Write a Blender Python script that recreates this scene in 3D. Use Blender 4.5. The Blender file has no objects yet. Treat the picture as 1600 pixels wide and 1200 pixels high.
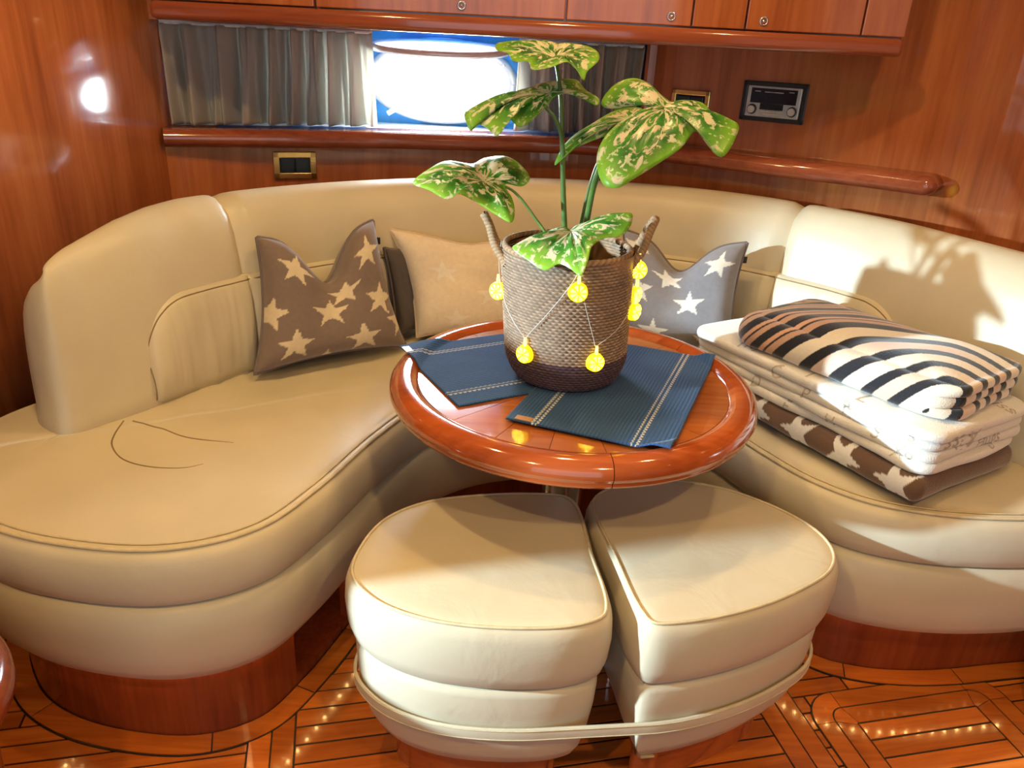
import bpy, bmesh, math, random
import numpy as np
from mathutils import Vector, Matrix, noise
from mathutils.bvhtree import BVHTree
R = math.radians
random.seed(7)
rng = np.random.default_rng(7)
scene = bpy.context.scene
col = scene.collection

# ------------------------------------------------------------------ camera
cam_d = bpy.data.cameras.new('camera')
cam_d.sensor_fit = 'HORIZONTAL'; cam_d.sensor_width = 36.0
cam_d.lens = 36.0 * 1220.0 / 1600.0
cam_d.clip_start = 0.05
cam = bpy.data.objects.new('camera', cam_d); col.objects.link(cam)
p, r = R(24.0), R(3.0)
fw = Vector((0, math.cos(p), -math.sin(p))); rt = Vector((1, 0, 0)); up = rt.cross(fw)
RX = math.cos(r) * rt + math.sin(r) * up
UX = -math.sin(r) * rt + math.cos(r) * up
m = Matrix((RX, UX, -fw)).transposed().to_4x4(); m.translation = (0, 0, 1.25)
cam.matrix_world = m
scene.camera = cam

# ------------------------------------------------------------------ world, light, exposure
scene.view_settings.view_transform = 'Standard'
scene.view_settings.look = 'None'
scene.view_settings.gamma = 1.0
scene.view_settings.use_curve_mapping = False
scene.view_settings.exposure = -0.36
w = bpy.data.worlds.new('daylight'); scene.world = w; w.use_nodes = True
bg = w.node_tree.nodes['Background']
bg.inputs[0].default_value = (0.78, 0.91, 1.0, 1); bg.inputs[1].default_value = 1.7

def lamp(name, kind, loc, target, energy, color, **kw):
    d = bpy.data.lights.new(name, kind); d.energy = energy; d.color = color
    for k, v in kw.items(): setattr(d, k, v)
    o = bpy.data.objects.new(name, d); col.objects.link(o); o.location = loc
    o.rotation_euler = (Vector(target) - Vector(loc)).to_track_quat('-Z', 'Y').to_euler()
    return o
# low daylight beam coming in through the opposite side window
lamp('daylight_beam', 'SPOT', (-3.0, 0.22, 1.40), (0.62, 1.62, 0.66), 1650, (0.66, 0.89, 1.0),
     spot_size=R(34), spot_blend=0.2, shadow_soft_size=0.045)
# daylight falling in through the porthole
lamp('porthole_daylight', 'AREA', (-.262, 2.80, 1.16), (-.262, 1.4, .95), 90, (0.82, 0.93, 1.0), shape='RECTANGLE', size=.7, size_y=.36)
WARM = (1.0, 0.645, 0.25)

# ------------------------------------------------------------------ helpers
def link(o, parent=None):
    col.objects.link(o)
    if parent is not None: o.parent = parent
    return o
def mesh_obj(name, V, F, mat, parent=None, smooth=True, mats=None, fm=None):
    me = bpy.data.meshes.new(name)
    me.from_pydata([tuple(map(float, v)) for v in V], [], F)
    for mm in (mats or [mat]): me.materials.append(mm)
    if fm is not None: me.polygons.foreach_set('material_index', fm)
    me.polygons.foreach_set('use_smooth', [smooth] * len(me.polygons))
    me.update()
    return link(bpy.data.objects.new(name, me), parent)
def grid(name, P, mat, parent=None, cu=False, cv=False, smooth=True, cap0=False, cap1=False, flip=False, **k):
    P = np.asarray(P, float); nu, nv = P.shape[:2]
    idx = np.arange(nu * nv).reshape(nu, nv)
    F = []
    for i in range(nu if cu else nu - 1):
        for j in range(nv if cv else nv - 1):
            a, b = idx[i, j], idx[(i + 1) % nu, j]
            c, d = idx[(i + 1) % nu, (j + 1) % nv], idx[i, (j + 1) % nv]
            F.append([int(a), int(b), int(c), int(d)] if not flip else [int(d), int(c), int(b), int(a)])
    V = P.reshape(-1, 3)
    for on, row, rev in ((cap0, 0, not flip), (cap1, nu - 1, flip)):
        if on:      # end caps get vertices of their own so that their edge stays crisp
            b0 = len(V); V = np.concatenate([V, P[row]]); ids = list(range(b0, b0 + nv)); F.append(ids[::-1] if rev else ids)
    return mesh_obj(name, V, F, mat, parent, smooth, **k)
def bm_obj(name, bm, mat, parent=None, smooth=False):
    me = bpy.data.meshes.new(name); bm.to_mesh(me); bm.free()
    me.materials.append(mat)
    me.polygons.foreach_set('use_smooth', [smooth] * len(me.polygons))
    return link(bpy.data.objects.new(name, me), parent)
def catmull(pts, n, closed=False):
    """smooth curve through pts, resampled to n points by arc length"""
    P = np.asarray(pts, float); N = len(P); out = []
    segs = N if closed else N - 1
    for i in range(segs):
        if closed: p0, p1, p2, p3 = P[(i - 1) % N], P[i], P[(i + 1) % N], P[(i + 2) % N]
        else:
            p1, p2 = P[i], P[i + 1]
            p0 = P[i - 1] if i > 0 else 2 * p1 - p2
            p3 = P[i + 2] if i + 2 < N else 2 * p2 - p1
        t0 = 0.0; t1 = t0 + max(np.linalg.norm(p1 - p0), 1e-6) ** .5
        t2 = t1 + max(np.linalg.norm(p2 - p1), 1e-6) ** .5; t3 = t2 + max(np.linalg.norm(p3 - p2), 1e-6) ** .5
        for t in np.linspace(t1, t2, 24, endpoint=False):
            A1 = (t1 - t) / (t1 - t0) * p0 + (t - t0) / (t1 - t0) * p1
            A2 = (t2 - t) / (t2 - t1) * p1 + (t - t1) / (t2 - t1) * p2
            A3 = (t3 - t) / (t3 - t2) * p2 + (t - t2) / (t3 - t2) * p3
            B1 = (t2 - t) / (t2 - t0) * A1 + (t - t0) / (t2 - t0) * A2
            B2 = (t3 - t) / (t3 - t1) * A2 + (t - t1) / (t3 - t1) * A3
            out.append((t2 - t) / (t2 - t1) * B1 + (t - t1) / (t2 - t1) * B2)
    out.append(P[0] if closed else P[-1])
    return resample(np.array(out), n, closed)
def resample(C, n, closed=False):
    s = np.r_[0, np.cumsum(np.linalg.norm(np.diff(C, axis=0), axis=1))]
    q = np.linspace(0, s[-1], n + 1)[:-1] if closed else np.linspace(0, s[-1], n)
    return np.stack([np.interp(q, s, C[:, k]) for k in range(C.shape[1])], 1)
def arclen(C): return np.r_[0, np.cumsum(np.linalg.norm(np.diff(C, axis=0), axis=1))]
def normals2(C, closed=False):
    """right-hand normals of a plan curve (towards the room for the sofa curves)"""
    if closed: d = np.roll(C, -1, 0) - np.roll(C, 1, 0)
    else: d = np.gradient(C, axis=0)
    d = d[:, :2] / (np.linalg.norm(d[:, :2], axis=1, keepdims=True) + 1e-9)
    return np.stack([d[:, 1], -d[:, 0]], 1)
def sweep(name, C, prof, mat, parent=None, closed_prof=False, off=None, N=None, closed=False, **k):
    """profile (outward offset, z) swept along plan curve C"""
    N = normals2(C, closed) if N is None else N
    P = np.zeros((len(C), len(prof), 3))
    for j, (o, z) in enumerate(prof):
        oo = o if off is None else o + off
        P[:, j, :2] = C[:, :2] + N * (np.asarray(oo).reshape(-1, 1) if np.ndim(oo) else oo)
        P[:, j, 2] = z
    return grid(name, P, mat, parent, cu=closed, cv=closed_prof, **k)
def tube(name, C, rad, mat, parent=None, n=10, closed=False, caps=True):
    C = np.asarray(C, float); m_ = len(C)
    rad = np.broadcast_to(np.asarray(rad, float), (m_,))
    if closed: T = np.roll(C, -1, 0) - np.roll(C, 1, 0)
    else: T = np.gradient(C, axis=0)
    T /= np.linalg.norm(T, axis=1, keepdims=True) + 1e-12
    ref = np.array([0, 0, 1.0]) if abs(T[0][2]) < .9 else np.array([1.0, 0, 0])
    u = np.cross(T[0], ref); u /= np.linalg.norm(u)
    P = np.zeros((m_, n, 3)); a = np.linspace(0, 2 * np.pi, n, endpoint=False)
    for i in range(m_):
        u = u - T[i] * (u @ T[i]); u /= np.linalg.norm(u); v = np.cross(T[i], u)
        P[i] = C[i] + rad[i] * (np.cos(a)[:, None] * u + np.sin(a)[:, None] * v)
    return grid(name, P, mat, parent, cu=closed, cv=True, cap0=caps and not closed, cap1=caps and not closed)
def box_bm(bm, c, s, rz=0.0, bevel=0.0, M=None):
    res = bmesh.ops.create_cube(bm, size=1.0)
    vs = res['verts']
    T = Matrix.Translation(c) @ Matrix.Rotation(rz, 4, 'Z') @ Matrix.Diagonal((*s, 1))
    if M is not None: T = M @ T
    bmesh.ops.transform(bm, matrix=T, verts=vs)
    if bevel:
        es = list({e for v in vs for e in v.link_edges})
        bmesh.ops.bevel(bm, geom=es, offset=bevel, segments=2, affect='EDGES', profile=.6)
def box(name, c, s, mat, parent=None, rz=0.0, bevel=0.0, smooth=False):
    bm = bmesh.new(); box_bm(bm, c, s, rz, bevel)
    return bm_obj(name, bm, mat, parent, smooth)
def thing(name, label, cat, loc=(0, 0, 0), group=None):
    o = bpy.data.objects.new(name, None); col.objects.link(o); o.location = loc
    o.empty_display_size = .05
    return tag(o, label, cat, group)
def tag(o, label=None, cat=None, group=None, kind=None):
    if label: o['label'] = label
    if cat: o['category'] = cat
    if group: o['group'] = group
    if kind: o['kind'] = kind
    return o
def prism(name, poly, z0, z1, mat, parent=None, bevel=0.0):
    n = len(poly); V = [(x, y, z0) for x, y in poly] + [(x, y, z1) for x, y in poly]
    F = [list(range(n))[::-1], list(range(n, 2 * n))] + [[i, (i + 1) % n, n + (i + 1) % n, n + i] for i in range(n)]
    return mesh_obj(name, V, F, mat, parent, smooth=False)

# ------------------------------------------------------------------ materials
def newmat(name):
    mt = bpy.data.materials.new(name); mt.use_nodes = True
    return mt, mt.node_tree, mt.node_tree.nodes['Principled BSDF']
def nd(nt, kind, **k):
    n = nt.nodes.new(kind)
    for a, b in k.items(): setattr(n, a, b)
    return n
def ramp(nt, stops):
    n = nt.nodes.new('ShaderNodeValToRGB'); e = n.color_ramp.elements
    e[0].position, e[0].color = stops[0][0], (*stops[0][1], 1)
    e[1].position, e[1].color = stops[-1][0], (*stops[-1][1], 1)
    for pos, c in stops[1:-1]:
        x = e.new(pos); x.color = (*c, 1)
    return n
def simple(name, color, rough=.5, metal=0.0, var=.12, scale=40, bump=0.0, bscale=200, **k):
    mt, nt, b = newmat(name)
    tc = nd(nt, 'ShaderNodeTexCoord'); nz = nd(nt, 'ShaderNodeTexNoise'); nz.inputs['Scale'].default_value = scale
    nz.inputs['Detail'].default_value = 4
    nt.links.new(tc.outputs['Object'], nz.inputs['Vector'])
    c0 = [max(0, c * (1 - var)) for c in color]; c1 = [min(1, c * (1 + var)) for c in color]
    rp = ramp(nt, [(.3, c0), (.7, c1)]); nt.links.new(nz.outputs['Fac'], rp.inputs[0])
    nt.links.new(rp.outputs[0], b.inputs['Base Color'])
    b.inputs['Roughness'].default_value = rough; b.inputs['Metallic'].default_value = metal
    if bump:
        n2 = nd(nt, 'ShaderNodeTexNoise'); n2.inputs['Scale'].default_value = bscale; n2.inputs['Detail'].default_value = 3
        nt.links.new(tc.outputs['Object'], n2.inputs['Vector'])
        bp = nd(nt, 'ShaderNodeBump'); bp.inputs['Strength'].default_value = bump; bp.inputs['Distance'].default_value = .002
        nt.links.new(n2.outputs['Fac'], bp.inputs['Height']); nt.links.new(bp.outputs[0], b.inputs['Normal'])
    for a, v in k.items(): b.inputs[a].default_value = v
    return mt
def wood(name, c_dark, c_mid, c_light, axis='Z', scale=9.0, rough=.16, coat=.6, per_object=0.0, stretch=.07):
    """lacquered timber, grain running along one object axis"""
    mt, nt, b = newmat(name)
    tc = nd(nt, 'ShaderNodeTexCoord'); mp = nd(nt, 'ShaderNodeMapping')
    sc = {'X': (stretch, 1, 1), 'Y': (1, stretch, 1), 'Z': (1, 1, stretch)}[axis]
    mp.inputs['Scale'].default_value = tuple(scale * s for s in sc)
    nt.links.new(tc.outputs['Object'], mp.inputs['Vector'])
    oi = nd(nt, 'ShaderNodeObjectInfo')
    if per_object:
        mulr = nd(nt, 'ShaderNodeVectorMath', operation='SCALE'); mulr.inputs[0].default_value = (17, 31, 11)
        nt.links.new(oi.outputs['Random'], mulr.inputs['Scale'])
        nt.links.new(mulr.outputs[0], mp.inputs['Location'])
    nz = nd(nt, 'ShaderNodeTexNoise'); nz.inputs['Scale'].default_value = 1.0; nz.inputs['Detail'].default_value = 6
    nz.inputs['Roughness'].default_value = .65; nz.inputs['Distortion'].default_value = .4
    nt.links.new(mp.outputs[0], nz.inputs['Vector'])
    nf = nd(nt, 'ShaderNodeTexNoise'); nf.inputs['Scale'].default_value = 9.0; nf.inputs['Detail'].default_value = 3
    nt.links.new(mp.outputs[0], nf.inputs['Vector'])
    mx = nd(nt, 'ShaderNodeMix'); mx.inputs[0].default_value = .35
    nt.links.new(nz.outputs['Fac'], mx.inputs[2]); nt.links.new(nf.outputs['Fac'], mx.inputs[3])
    rp = ramp(nt, [(.30, c_dark), (.5, c_mid), (.72, c_light)]); nt.links.new(mx.outputs[0], rp.inputs[0])
    out = rp.outputs[0]
    if per_object:
        hv = nd(nt, 'ShaderNodeHueSaturation')
        mr = nd(nt, 'ShaderNodeMapRange'); mr.inputs['To Min'].default_value = 1 - per_object; mr.inputs['To Max'].default_value = 1 + per_object
        nt.links.new(oi.outputs['Random'], mr.inputs['Value']); nt.links.new(mr.outputs[0], hv.inputs['Value'])
        nt.links.new(out, hv.inputs['Color']); out = hv.outputs[0]
    nt.links.new(out, b.inputs['Base Color'])
    b.inputs['Roughness'].default_value = rough
    b.inputs['Coat Weight'].default_value = coat; b.inputs['Coat Roughness'].default_value = .06
    bp = nd(nt, 'ShaderNodeBump'); bp.inputs['Strength'].default_value = .05; bp.inputs['Distance'].default_value = .001
    nt.links.new(nz.outputs['Fac'], bp.inputs['Height']); nt.links.new(bp.outputs[0], b.inputs['Normal'])
    return mt
def leather(name, color, gather=None):
    mt, nt, b = newmat(name)
    tc = nd(nt, 'ShaderNodeTexCoord')
    nz = nd(nt, 'ShaderNodeTexNoise'); nz.inputs['Scale'].default_value = 6; nz.inputs['Detail'].default_value = 5
    nt.links.new(tc.outputs['Object'], nz.inputs['Vector'])
    rp = ramp(nt, [(.3, [c * .94 for c in color]), (.7, [min(1, c * 1.05) for c in color])])
    nt.links.new(nz.outputs['Fac'], rp.inputs[0]); nt.links.new(rp.outputs[0], b.inputs['Base Color'])
    b.inputs['Roughness'].default_value = .40
    b.inputs['Specular IOR Level'].default_value = .45
    vo = nd(nt, 'ShaderNodeTexVoronoi'); vo.inputs['Scale'].default_value = 420
    nt.links.new(tc.outputs['Object'], vo.inputs['Vector'])
    bp = nd(nt, 'ShaderNodeBump'); bp.inputs['Strength'].default_value = .10; bp.inputs['Distance'].default_value = .0006
    nt.links.new(vo.outputs['Distance'], bp.inputs['Height'])
    last = bp
    n3 = nd(nt, 'ShaderNodeTexNoise'); n3.inputs['Scale'].default_value = 11; n3.inputs['Detail'].default_value = 3
    n3.inputs['Distortion'].default_value = .6
    nt.links.new(tc.outputs['Object'], n3.inputs['Vector'])
    b3 = nd(nt, 'ShaderNodeBump'); b3.inputs['Strength'].default_value = .22; b3.inputs['Distance'].default_value = .008
    nt.links.new(n3.outputs['Fac'], b3.inputs['Height']); nt.links.new(last.outputs[0], b3.inputs['Normal']); last = b3
    nt.links.new(last.outputs[0], b.inputs['Normal'])
    return mt
M = {}
M['cherry'] = wood('cherry_panel', (.25, .066, .022), (.43, .125, .040), (.56, .195, .066), 'Z', 8, .14, .7)
M['cherry_x'] = wood('cherry_trim', (.20, .046, .022), (.32, .080, .034), (.41, .12, .05), 'X', 10, .14, .7)
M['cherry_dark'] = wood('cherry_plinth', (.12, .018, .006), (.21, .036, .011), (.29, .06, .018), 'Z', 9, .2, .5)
M['table'] = wood('table_veneer', (.26, .07, .018), (.42, .125, .034), (.54, .19, .055), 'X', 9, .11, .8, .06)
M['table_rim'] = wood('table_rim_wood', (.28, .055, .013), (.42, .09, .022), (.52, .13, .035), 'X', 8, .11, .8)
M['teak'] = wood('teak_plank', (.30, .068, .010), (.50, .13, .020), (.66, .21, .036), 'X', 10, .15, .6, .22)
M['caulk'] = simple('black_caulk', (.018, .008, .004), .45)
M['leather'] = leather('cream_leather', (.59, .525, .39))
M['stitch'] = simple('stitched_piping', (.57, .48, .31), .55, bump=.3, bscale=500)
M['seam'] = simple('seam_and_crease_line', (.24, .17, .085), .7)  # dark line for real seams and for the shade of a crease
M['ceiling'] = simple('cream_ceiling', (.72, .66, .56), .6)
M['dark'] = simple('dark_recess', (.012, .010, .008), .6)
M['blue_cast_liner'] = simple('blue_cast_liner', (.02, .24, .60), .35)  # blue cast of the dark bay put into the lining's colour
M['white_gel'] = simple('white_gelcoat', (.78, .82, .86), .25)
M['bright_frame'] = simple('bright_frame_metal', (.86, .90, .94), .22, .25, var=.03)
M['steel'] = simple('polished_steel', (.78, .80, .82), .18, 1.0, var=.04)
M['brass'] = simple('polished_brass', (.80, .55, .20), .16, 1.0, var=.06)
def glow(name, color, strength):
    mt, nt, b = newmat(name)
    b.inputs['Base Color'].default_value = (*color, 1)
    b.inputs['Emission Color'].default_value = (*color, 1); b.inputs['Emission Strength'].default_value = strength
    return mt

# ================================================================== SETTING
A13 = R(13.0); CA, SA = math.cos(A13), math.sin(A13)
def pq(p_, q_): return (CA * p_ - SA * q_, SA * p_ + CA * q_)
floor = box('floor', (0.1, .55, -.012), (4.4, 4.6, .018), M['caulk']); tag(floor, 'glossy orange teak floor laid in planks with black caulked seams', kind='structure')
def plank_rect(p0, p1, q0, q1, z1, z0=-.003):
    L, W = p1 - p0, q1 - q0
    bm = bmesh.new(); box_bm(bm, (0, 0, 0), (L, W, z1 - z0), 0, min(.0009, (z1 - z0) * .3))
    o = bm_obj('plank', bm, M['teak'], floor)
    x, y = pq((p0 + p1) / 2, (q0 + q1) / 2)
    o.location = (x, y, (z0 + z1) / 2); o.rotation_euler = (0, 0, A13)
    return o
PW, GAP = .0430, .0042
Q0 = 1.295
for k in range(-22, 9):
    q0 = Q0 + k * PW
    cuts = [-1.35]; x = -1.35 + random.uniform(.3, .8)
    while x < 1.75: cuts.append(x); x += random.uniform(.7, 1.1)
    cuts.append(1.95)
    for a, b_ in zip(cuts[:-1], cuts[1:]):
        plank_rect(a + GAP / 2, b_ - GAP / 2, q0 + GAP / 2, q0 + PW - GAP / 2, 0.0)
def rrect(p0, p1, q0, q1, rad, n=8):
    pts = []
    for cx, cy, a0 in ((p1 - rad, q1 - rad, 0), (p0 + rad, q1 - rad, 90), (p0 + rad, q0 + rad, 180), (p1 - rad, q0 + rad, 270)):
        for i in range(n + 1):
            a = R(a0 + 90 * i / n); pts.append((cx + rad * math.cos(a), cy + rad * math.sin(a)))
    return pts
def hatch(p0, p1, q0, q1, rad=.075):
    # caulk bed, two rings of frame planks with mitred joints, then planks inside
    prism('caulk_bed', [pq(*t) for t in rrect(p0 - .002, p1 + .002, q0 - .002, q1 + .002, rad + .002)], -.002, .0010, M['caulk'], floor)
    for lvl in range(2):
        i0, i1 = lvl * PW + GAP * .4, (lvl + 1) * PW - GAP * .4
        n = 8
        ro, ri = max(rad - i0, .006), max(rad - i1, .004)
        O = rrect(p0 + i0, p1 - i0, q0 + i0, q1 - i0, ro, n); I = rrect(p0 + i1, p1 - i1, q0 + i1, q1 - i1, ri, n)
        T = len(O)
        for c in range(4):
            for kind in (0, 1):      # a rounded corner piece, then the straight run after it
                ids = [c * (n + 1) + i for i in range(n + 1)] if kind == 0 else [c * (n + 1) + n, (c * (n + 1) + n + 1) % T]
                oo = [np.array(O[i]) for i in ids]; ii = [np.array(I[i]) for i in ids]
                if kind == 1:
                    for L_ in (oo, ii):
                        d = (L_[1] - L_[0]) / np.linalg.norm(L_[1] - L_[0]); L_[0] = L_[0] + d * .0015; L_[1] = L_[1] - d * .0015
                poly = [pq(*t) for t in oo] + [pq(*t) for t in ii[::-1]]
                prism('frame_plank', poly, -.002, .0022, M['teak'], floor)
    a, b_ = p0 + 2 * PW, p1 - 2 * PW; q = q1 - 2 * PW
    while q - PW > q0 + 2 * PW - .01:
        plank_rect(a + GAP * .5, b_ - GAP * .5, q - PW + GAP / 2, q - GAP / 2, .0022)
        q -= PW
hatch(-.213, .890, .62, 1.295)
hatch(.905, 1.36, .62, 1.080)

# ---- sofa plan curves (left end -> round the back -> right end)
Bp = [(-1.025, 1.55), (-.985, 1.445), (-.930, 1.380), (-.870, 1.360), (-.818, 1.435), (-.752, 1.54), (-.615, 1.758), (-.475, 1.905), (-.3, 2.03), (-.10, 2.125), (.14, 2.165),
      (.38, 2.15), (.56, 2.085), (.70, 1.985), (.83, 1.85), (.915, 1.69), (1.0, 1.54), (1.09, 1.43), (1.19, 1.37), (1.34, 1.35)]
Fp = [(-1.10, 1.33), (-1.02, 1.20), (-.93, 1.105), (-.82, 1.048), (-.692, 1.020), (-.568, 1.018), (-.475, 1.048), (-.405, 1.105), (-.345, 1.231), (-.275, 1.442),
      (-.20, 1.60), (-.06, 1.73), (.14, 1.775), (.34, 1.72), (.455, 1.60), (.535, 1.455), (.60, 1.355), (.69, 1.282), (.79, 1.252), (.90, 1.245), (1.02, 1.255), (1.13, 1.275), (1.28, 1.30)]
NB = 220
B = catmull(Bp, NB); F = catmull(Fp, NB)
NBn = normals2(B); NF = normals2(F)
ZS = .475

# ---- walls
Wb = [(-.965, 2.13), (-.70, 2.26), (-.40, 2.36), (.095, 2.45), (.336, 2.425), (.56, 2.315), (.76, 2.20), (.93, 2.10), (1.07, 2.0), (1.20, 1.85), (1.29, 1.66), (1.36, 1.40), (1.40, 1.0), (1.42, .5), (1.43, -.3)]
WB = catmull(Wb, 160)
# window bay: the wall opens between the sill rail and the overhead locker from the left corner to x = .33
iw = int(np.argmin(np.abs(WB[:, 0] - .335) + (WB[:, 1] < 2.2) * 9))
def wall_strip(name, C, z0, z1, t, mat, parent=None):
    prof = [(0, z0), (0, z1), (-t, z1), (-t, z0)]
    return sweep(name, C, prof, mat, parent, closed_prof=True, cap0=True, cap1=True, smooth=False)
wl = wall_strip('wall_back', WB[:iw + 1], 0, .985, .03, M['cherry'])
tag(wl, 'lacquered cherry wall below the window behind the sofa', kind='structure')
wr = wall_strip('wall_right', WB[iw:], 0, 1.98, .03, M['cherry'])
tag(wr, 'lacquered cherry wall sweeping round to the right of the window', kind='structure')
wt = wall_strip('wall_back_upper', WB[:iw + 1], 1.245, 1.98, .03, M['cherry'])
tag(wt, 'cherry wall strip above the window behind the lockers', kind='structure')
WLp = [(-.955, 2.19), (-.955, 2.10), (-.975, 1.92), (-1.02, 1.72), (-1.10, 1.54), (-1.22, 1.40), (-1.38, 1.31), (-1.58, 1.27), (-1.9, 1.26)]
WL = catmull(WLp, 90)[::-1]
wleft = sweep('wall_left', WL, [(0, 0), (0, 1.98), (-.025, 1.98), (-.025, 0)], M['cherry'], closed_prof=True, cap0=True, cap1=True)
tag(wleft, 'curved high-gloss cherry panel left of the window', kind='structure')
ceil = box('ceiling', (.1, .5, 1.99), (4.6, 4.6, .02), M['ceiling']); tag(ceil, 'cream cabin ceiling', kind='structure')

def box2(name, x0, x1, y0, y1, z0, z1, mat, parent=None, bevel=0): return box(name, ((x0 + x1) / 2, (y0 + y1) / 2, (z0 + z1) / 2), (x1 - x0, y1 - y0, z1 - z0), mat, parent, 0, bevel)
for nm, x0, x1, lab in (('wall_rear_left', -2.1, -1.15, 'cherry bulkhead behind the camera, left of the doorway'), ('wall_rear_right', .95, 2.3, 'cherry bulkhead behind the camera, right of the doorway')):
    tag(box2(nm, x0, x1, -1.75, -1.72, 0, 1.98, M['cherry']), lab, kind='structure')
ws = box2('wall_side_left', -2.12, -2.09, -1.72, .37, 0, 1.98, M['cherry']); tag(ws, 'cherry side wall with a small window, behind the camera', kind='structure')
for y0, y1, z0, z1 in ((.37, .685, 0, .965), (.37, .685, 1.292, 1.98), (.685, 1.30, 0, 1.98)):
    box2('panel', -2.12, -2.09, y0, y1, z0, z1, M['cherry'], ws)
tag(box2('wall_side_right', 1.44, 1.47, -1.72, -.32, 0, 1.98, M['cherry']), 'cherry side wall to the right behind the camera', kind='structure')
# window bay behind the wall: white sill, liner with a blue cast put into its colour, and the porthole
def box2(name, x0, x1, y0, y1, z0, z1, mat, parent=None, bevel=0): return box(name, ((x0 + x1) / 2, (y0 + y1) / 2, (z0 + z1) / 2), (x1 - x0, y1 - y0, z1 - z0), mat, parent, 0, bevel)
sp_ = [tuple(q) for q in (WB[:iw + 1] - normals2(WB)[:iw + 1] * .012)]
sill = prism('window_sill', [tuple(t) for t in ([(.34, 2.62), (-.97, 2.62)] + sp_)], .962, .984, M['white_gel']); tag(sill, 'white sill of the window bay', kind='structure')
bayr = box2('wall_bay_right', .34, .36, 2.40, 2.62, .98, 1.28, M['cherry']); tag(bayr, 'right cheek of the window bay', kind='structure')
bayl = box2('wall_bay_left', -.99, -.97, 2.16, 2.62, .98, 1.28, M['cherry']); tag(bayl, 'left cheek of the window bay', kind='structure')
bayt = box2('wall_bay_top', -.97, .36, 2.25, 2.62, 1.262, 1.28, M['blue_cast_liner']); tag(bayt, 'lining over the window bay with a blue cast put into its colour', kind='structure')
# hull side with an oval opening
PC = Vector((-.262, 2.56, 1.112)); PA, PBb = .205, .098
def liner():
    n = 64; V = []; Fc = []
    for i in range(n):
        a = 2 * math.pi * i / n
        V.append((PC.x + PA * math.cos(a), PC.y, PC.z + PBb * math.sin(a)))
    X0, X1, Z0, Z1 = -.98, .36, .97, 1.275
    for i in range(n):
        a = 2 * math.pi * i / n; dx, dz = math.cos(a), math.sin(a)
        t = min([((X1 - PC.x) / dx if dx > 1e-6 else (X0 - PC.x) / dx if dx < -1e-6 else 9), ((Z1 - PC.z) / dz if dz > 1e-6 else (Z0 - PC.z) / dz if dz < -1e-6 else 9)])
        V.append((PC.x + dx * t, PC.y, PC.z + dz * t))
    base = len(V); V += [(x, y + .03, z) for x, y, z in V]
    for i in range(n):
        j = (i + 1) % n
        Fc += [[i, j, n + j, n + i], [base + i, base + n + i, base + n + j, base + j], [i, base + i, base + j, j]]
    return mesh_obj('wall_hull', V, Fc, M['blue_cast_liner'], smooth=False)
hull = liner(); tag(hull, 'hull lining around the oval porthole with a blue cast put into its colour', kind='structure')

# ---- rail below the window
RC = catmull([(-.955, 2.14), (-.666, 2.245), (-.40, 2.328), (.095, 2.415), (.336, 2.385), (.552, 2.272), (.735, 2.155), (.885, 2.075), (1.025, 1.975)], 400)
def rail_prof(h, d):
    pts = []
    for i in range(9):
        a = R(-90 + 180 * i / 8); pts.append((d - h * .5 + h * .5 * math.cos(a), .962 + h * .5 * math.sin(a)))
    return pts + [(-.06, .962 + h * .5), (-.06, .962 - h * .5)]
rp_ = rail_prof(.048, .045)
RN = normals2(RC)
taper = np.ones(len(RC)); kk = 6
for i in range(kk): taper[-1 - i] = math.sqrt(max(.02, 1 - ((kk - i) / kk) ** 2))
P = np.zeros((len(RC), len(rp_), 3))
for j, (o, z) in enumerate(rp_):
    P[:, j, :2] = RC + RN * (np.where(o > 0, o * (.35 + .65 * taper), o))[:, None]; P[:, j, 2] = .962 + (z - .962) * taper
rail = grid('trim_1', P, M['cherry_x'], cv=True, cap0=True, cap1=True); tag(rail, 'rounded cherry rail under the window ending in a rounded tip', kind='structure')

# ================================================================== OVERHEAD LOCKERS
oc = thing('overhead_locker', 'long cherry overhead locker with small round locks above the window', 'cabinet', (0, 2.1, 1.25))
def child_box(name, x0, x1, y0, y1, z0, z1, mat, par, bevel=.002, smooth=False):
    o = box('t', ((x0 + x1) / 2, (y0 + y1) / 2, (z0 + z1) / 2), (x1 - x0, y1 - y0, z1 - z0), mat, par, 0, bevel, smooth); o.name = name
    return o
def off(par, *v): return [v[0] - par.location.x, v[1] - par.location.x, v[2] - par.location.y, v[3] - par.location.y, v[4] - par.location.z, v[5] - par.location.z]
child_box('body', *off(oc, -.90, .875, 2.035, 2.50, 1.272, 1.975), M['cherry_x'], oc)
child_box('shelf_lip', *off(oc, -.885, .865, 1.985, 2.46, 1.247, 1.286), M['cherry_x'], oc, .012, True)
ymid = 2.02
for x0, x1, knob in ((-.90, -.508, None), (-.502, .078, -.163), (.082, .372, .325), (.376, .497, None), (.501, .768, .54), (.772, .872, None)):
    dr = child_box('door', *off(oc, x0, x1, 2.012, 2.034, 1.290, 1.70), M['cherry'], oc, .0025)
    if knob is not None:
        c = Vector((knob, 2.011, 1.309)) - oc.location
        a = np.linspace(0, 2 * np.pi, 25)[:-1]
        ring = tube('lock', [(c.x + .0085 * math.cos(t), c.y, c.z + .0085 * math.sin(t)) for t in a], .0022, M['steel'], dr, 8, closed=True)
        bm = bmesh.new(); bmesh.ops.create_cone(bm, cap_ends=True, segments=16, radius1=.0045, radius2=.0035, depth=.006, matrix=Matrix.Translation(c) @ Matrix.Rotation(R(90), 4, 'X'))
        bm_obj('lock_button', bm, M['steel'], dr, True)

# ================================================================== SOFA
sofa = thing('corner_sofa', 'curved cream leather sofa with cherry plinth wrapping round the table', 'sofa')
n = NB
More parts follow.
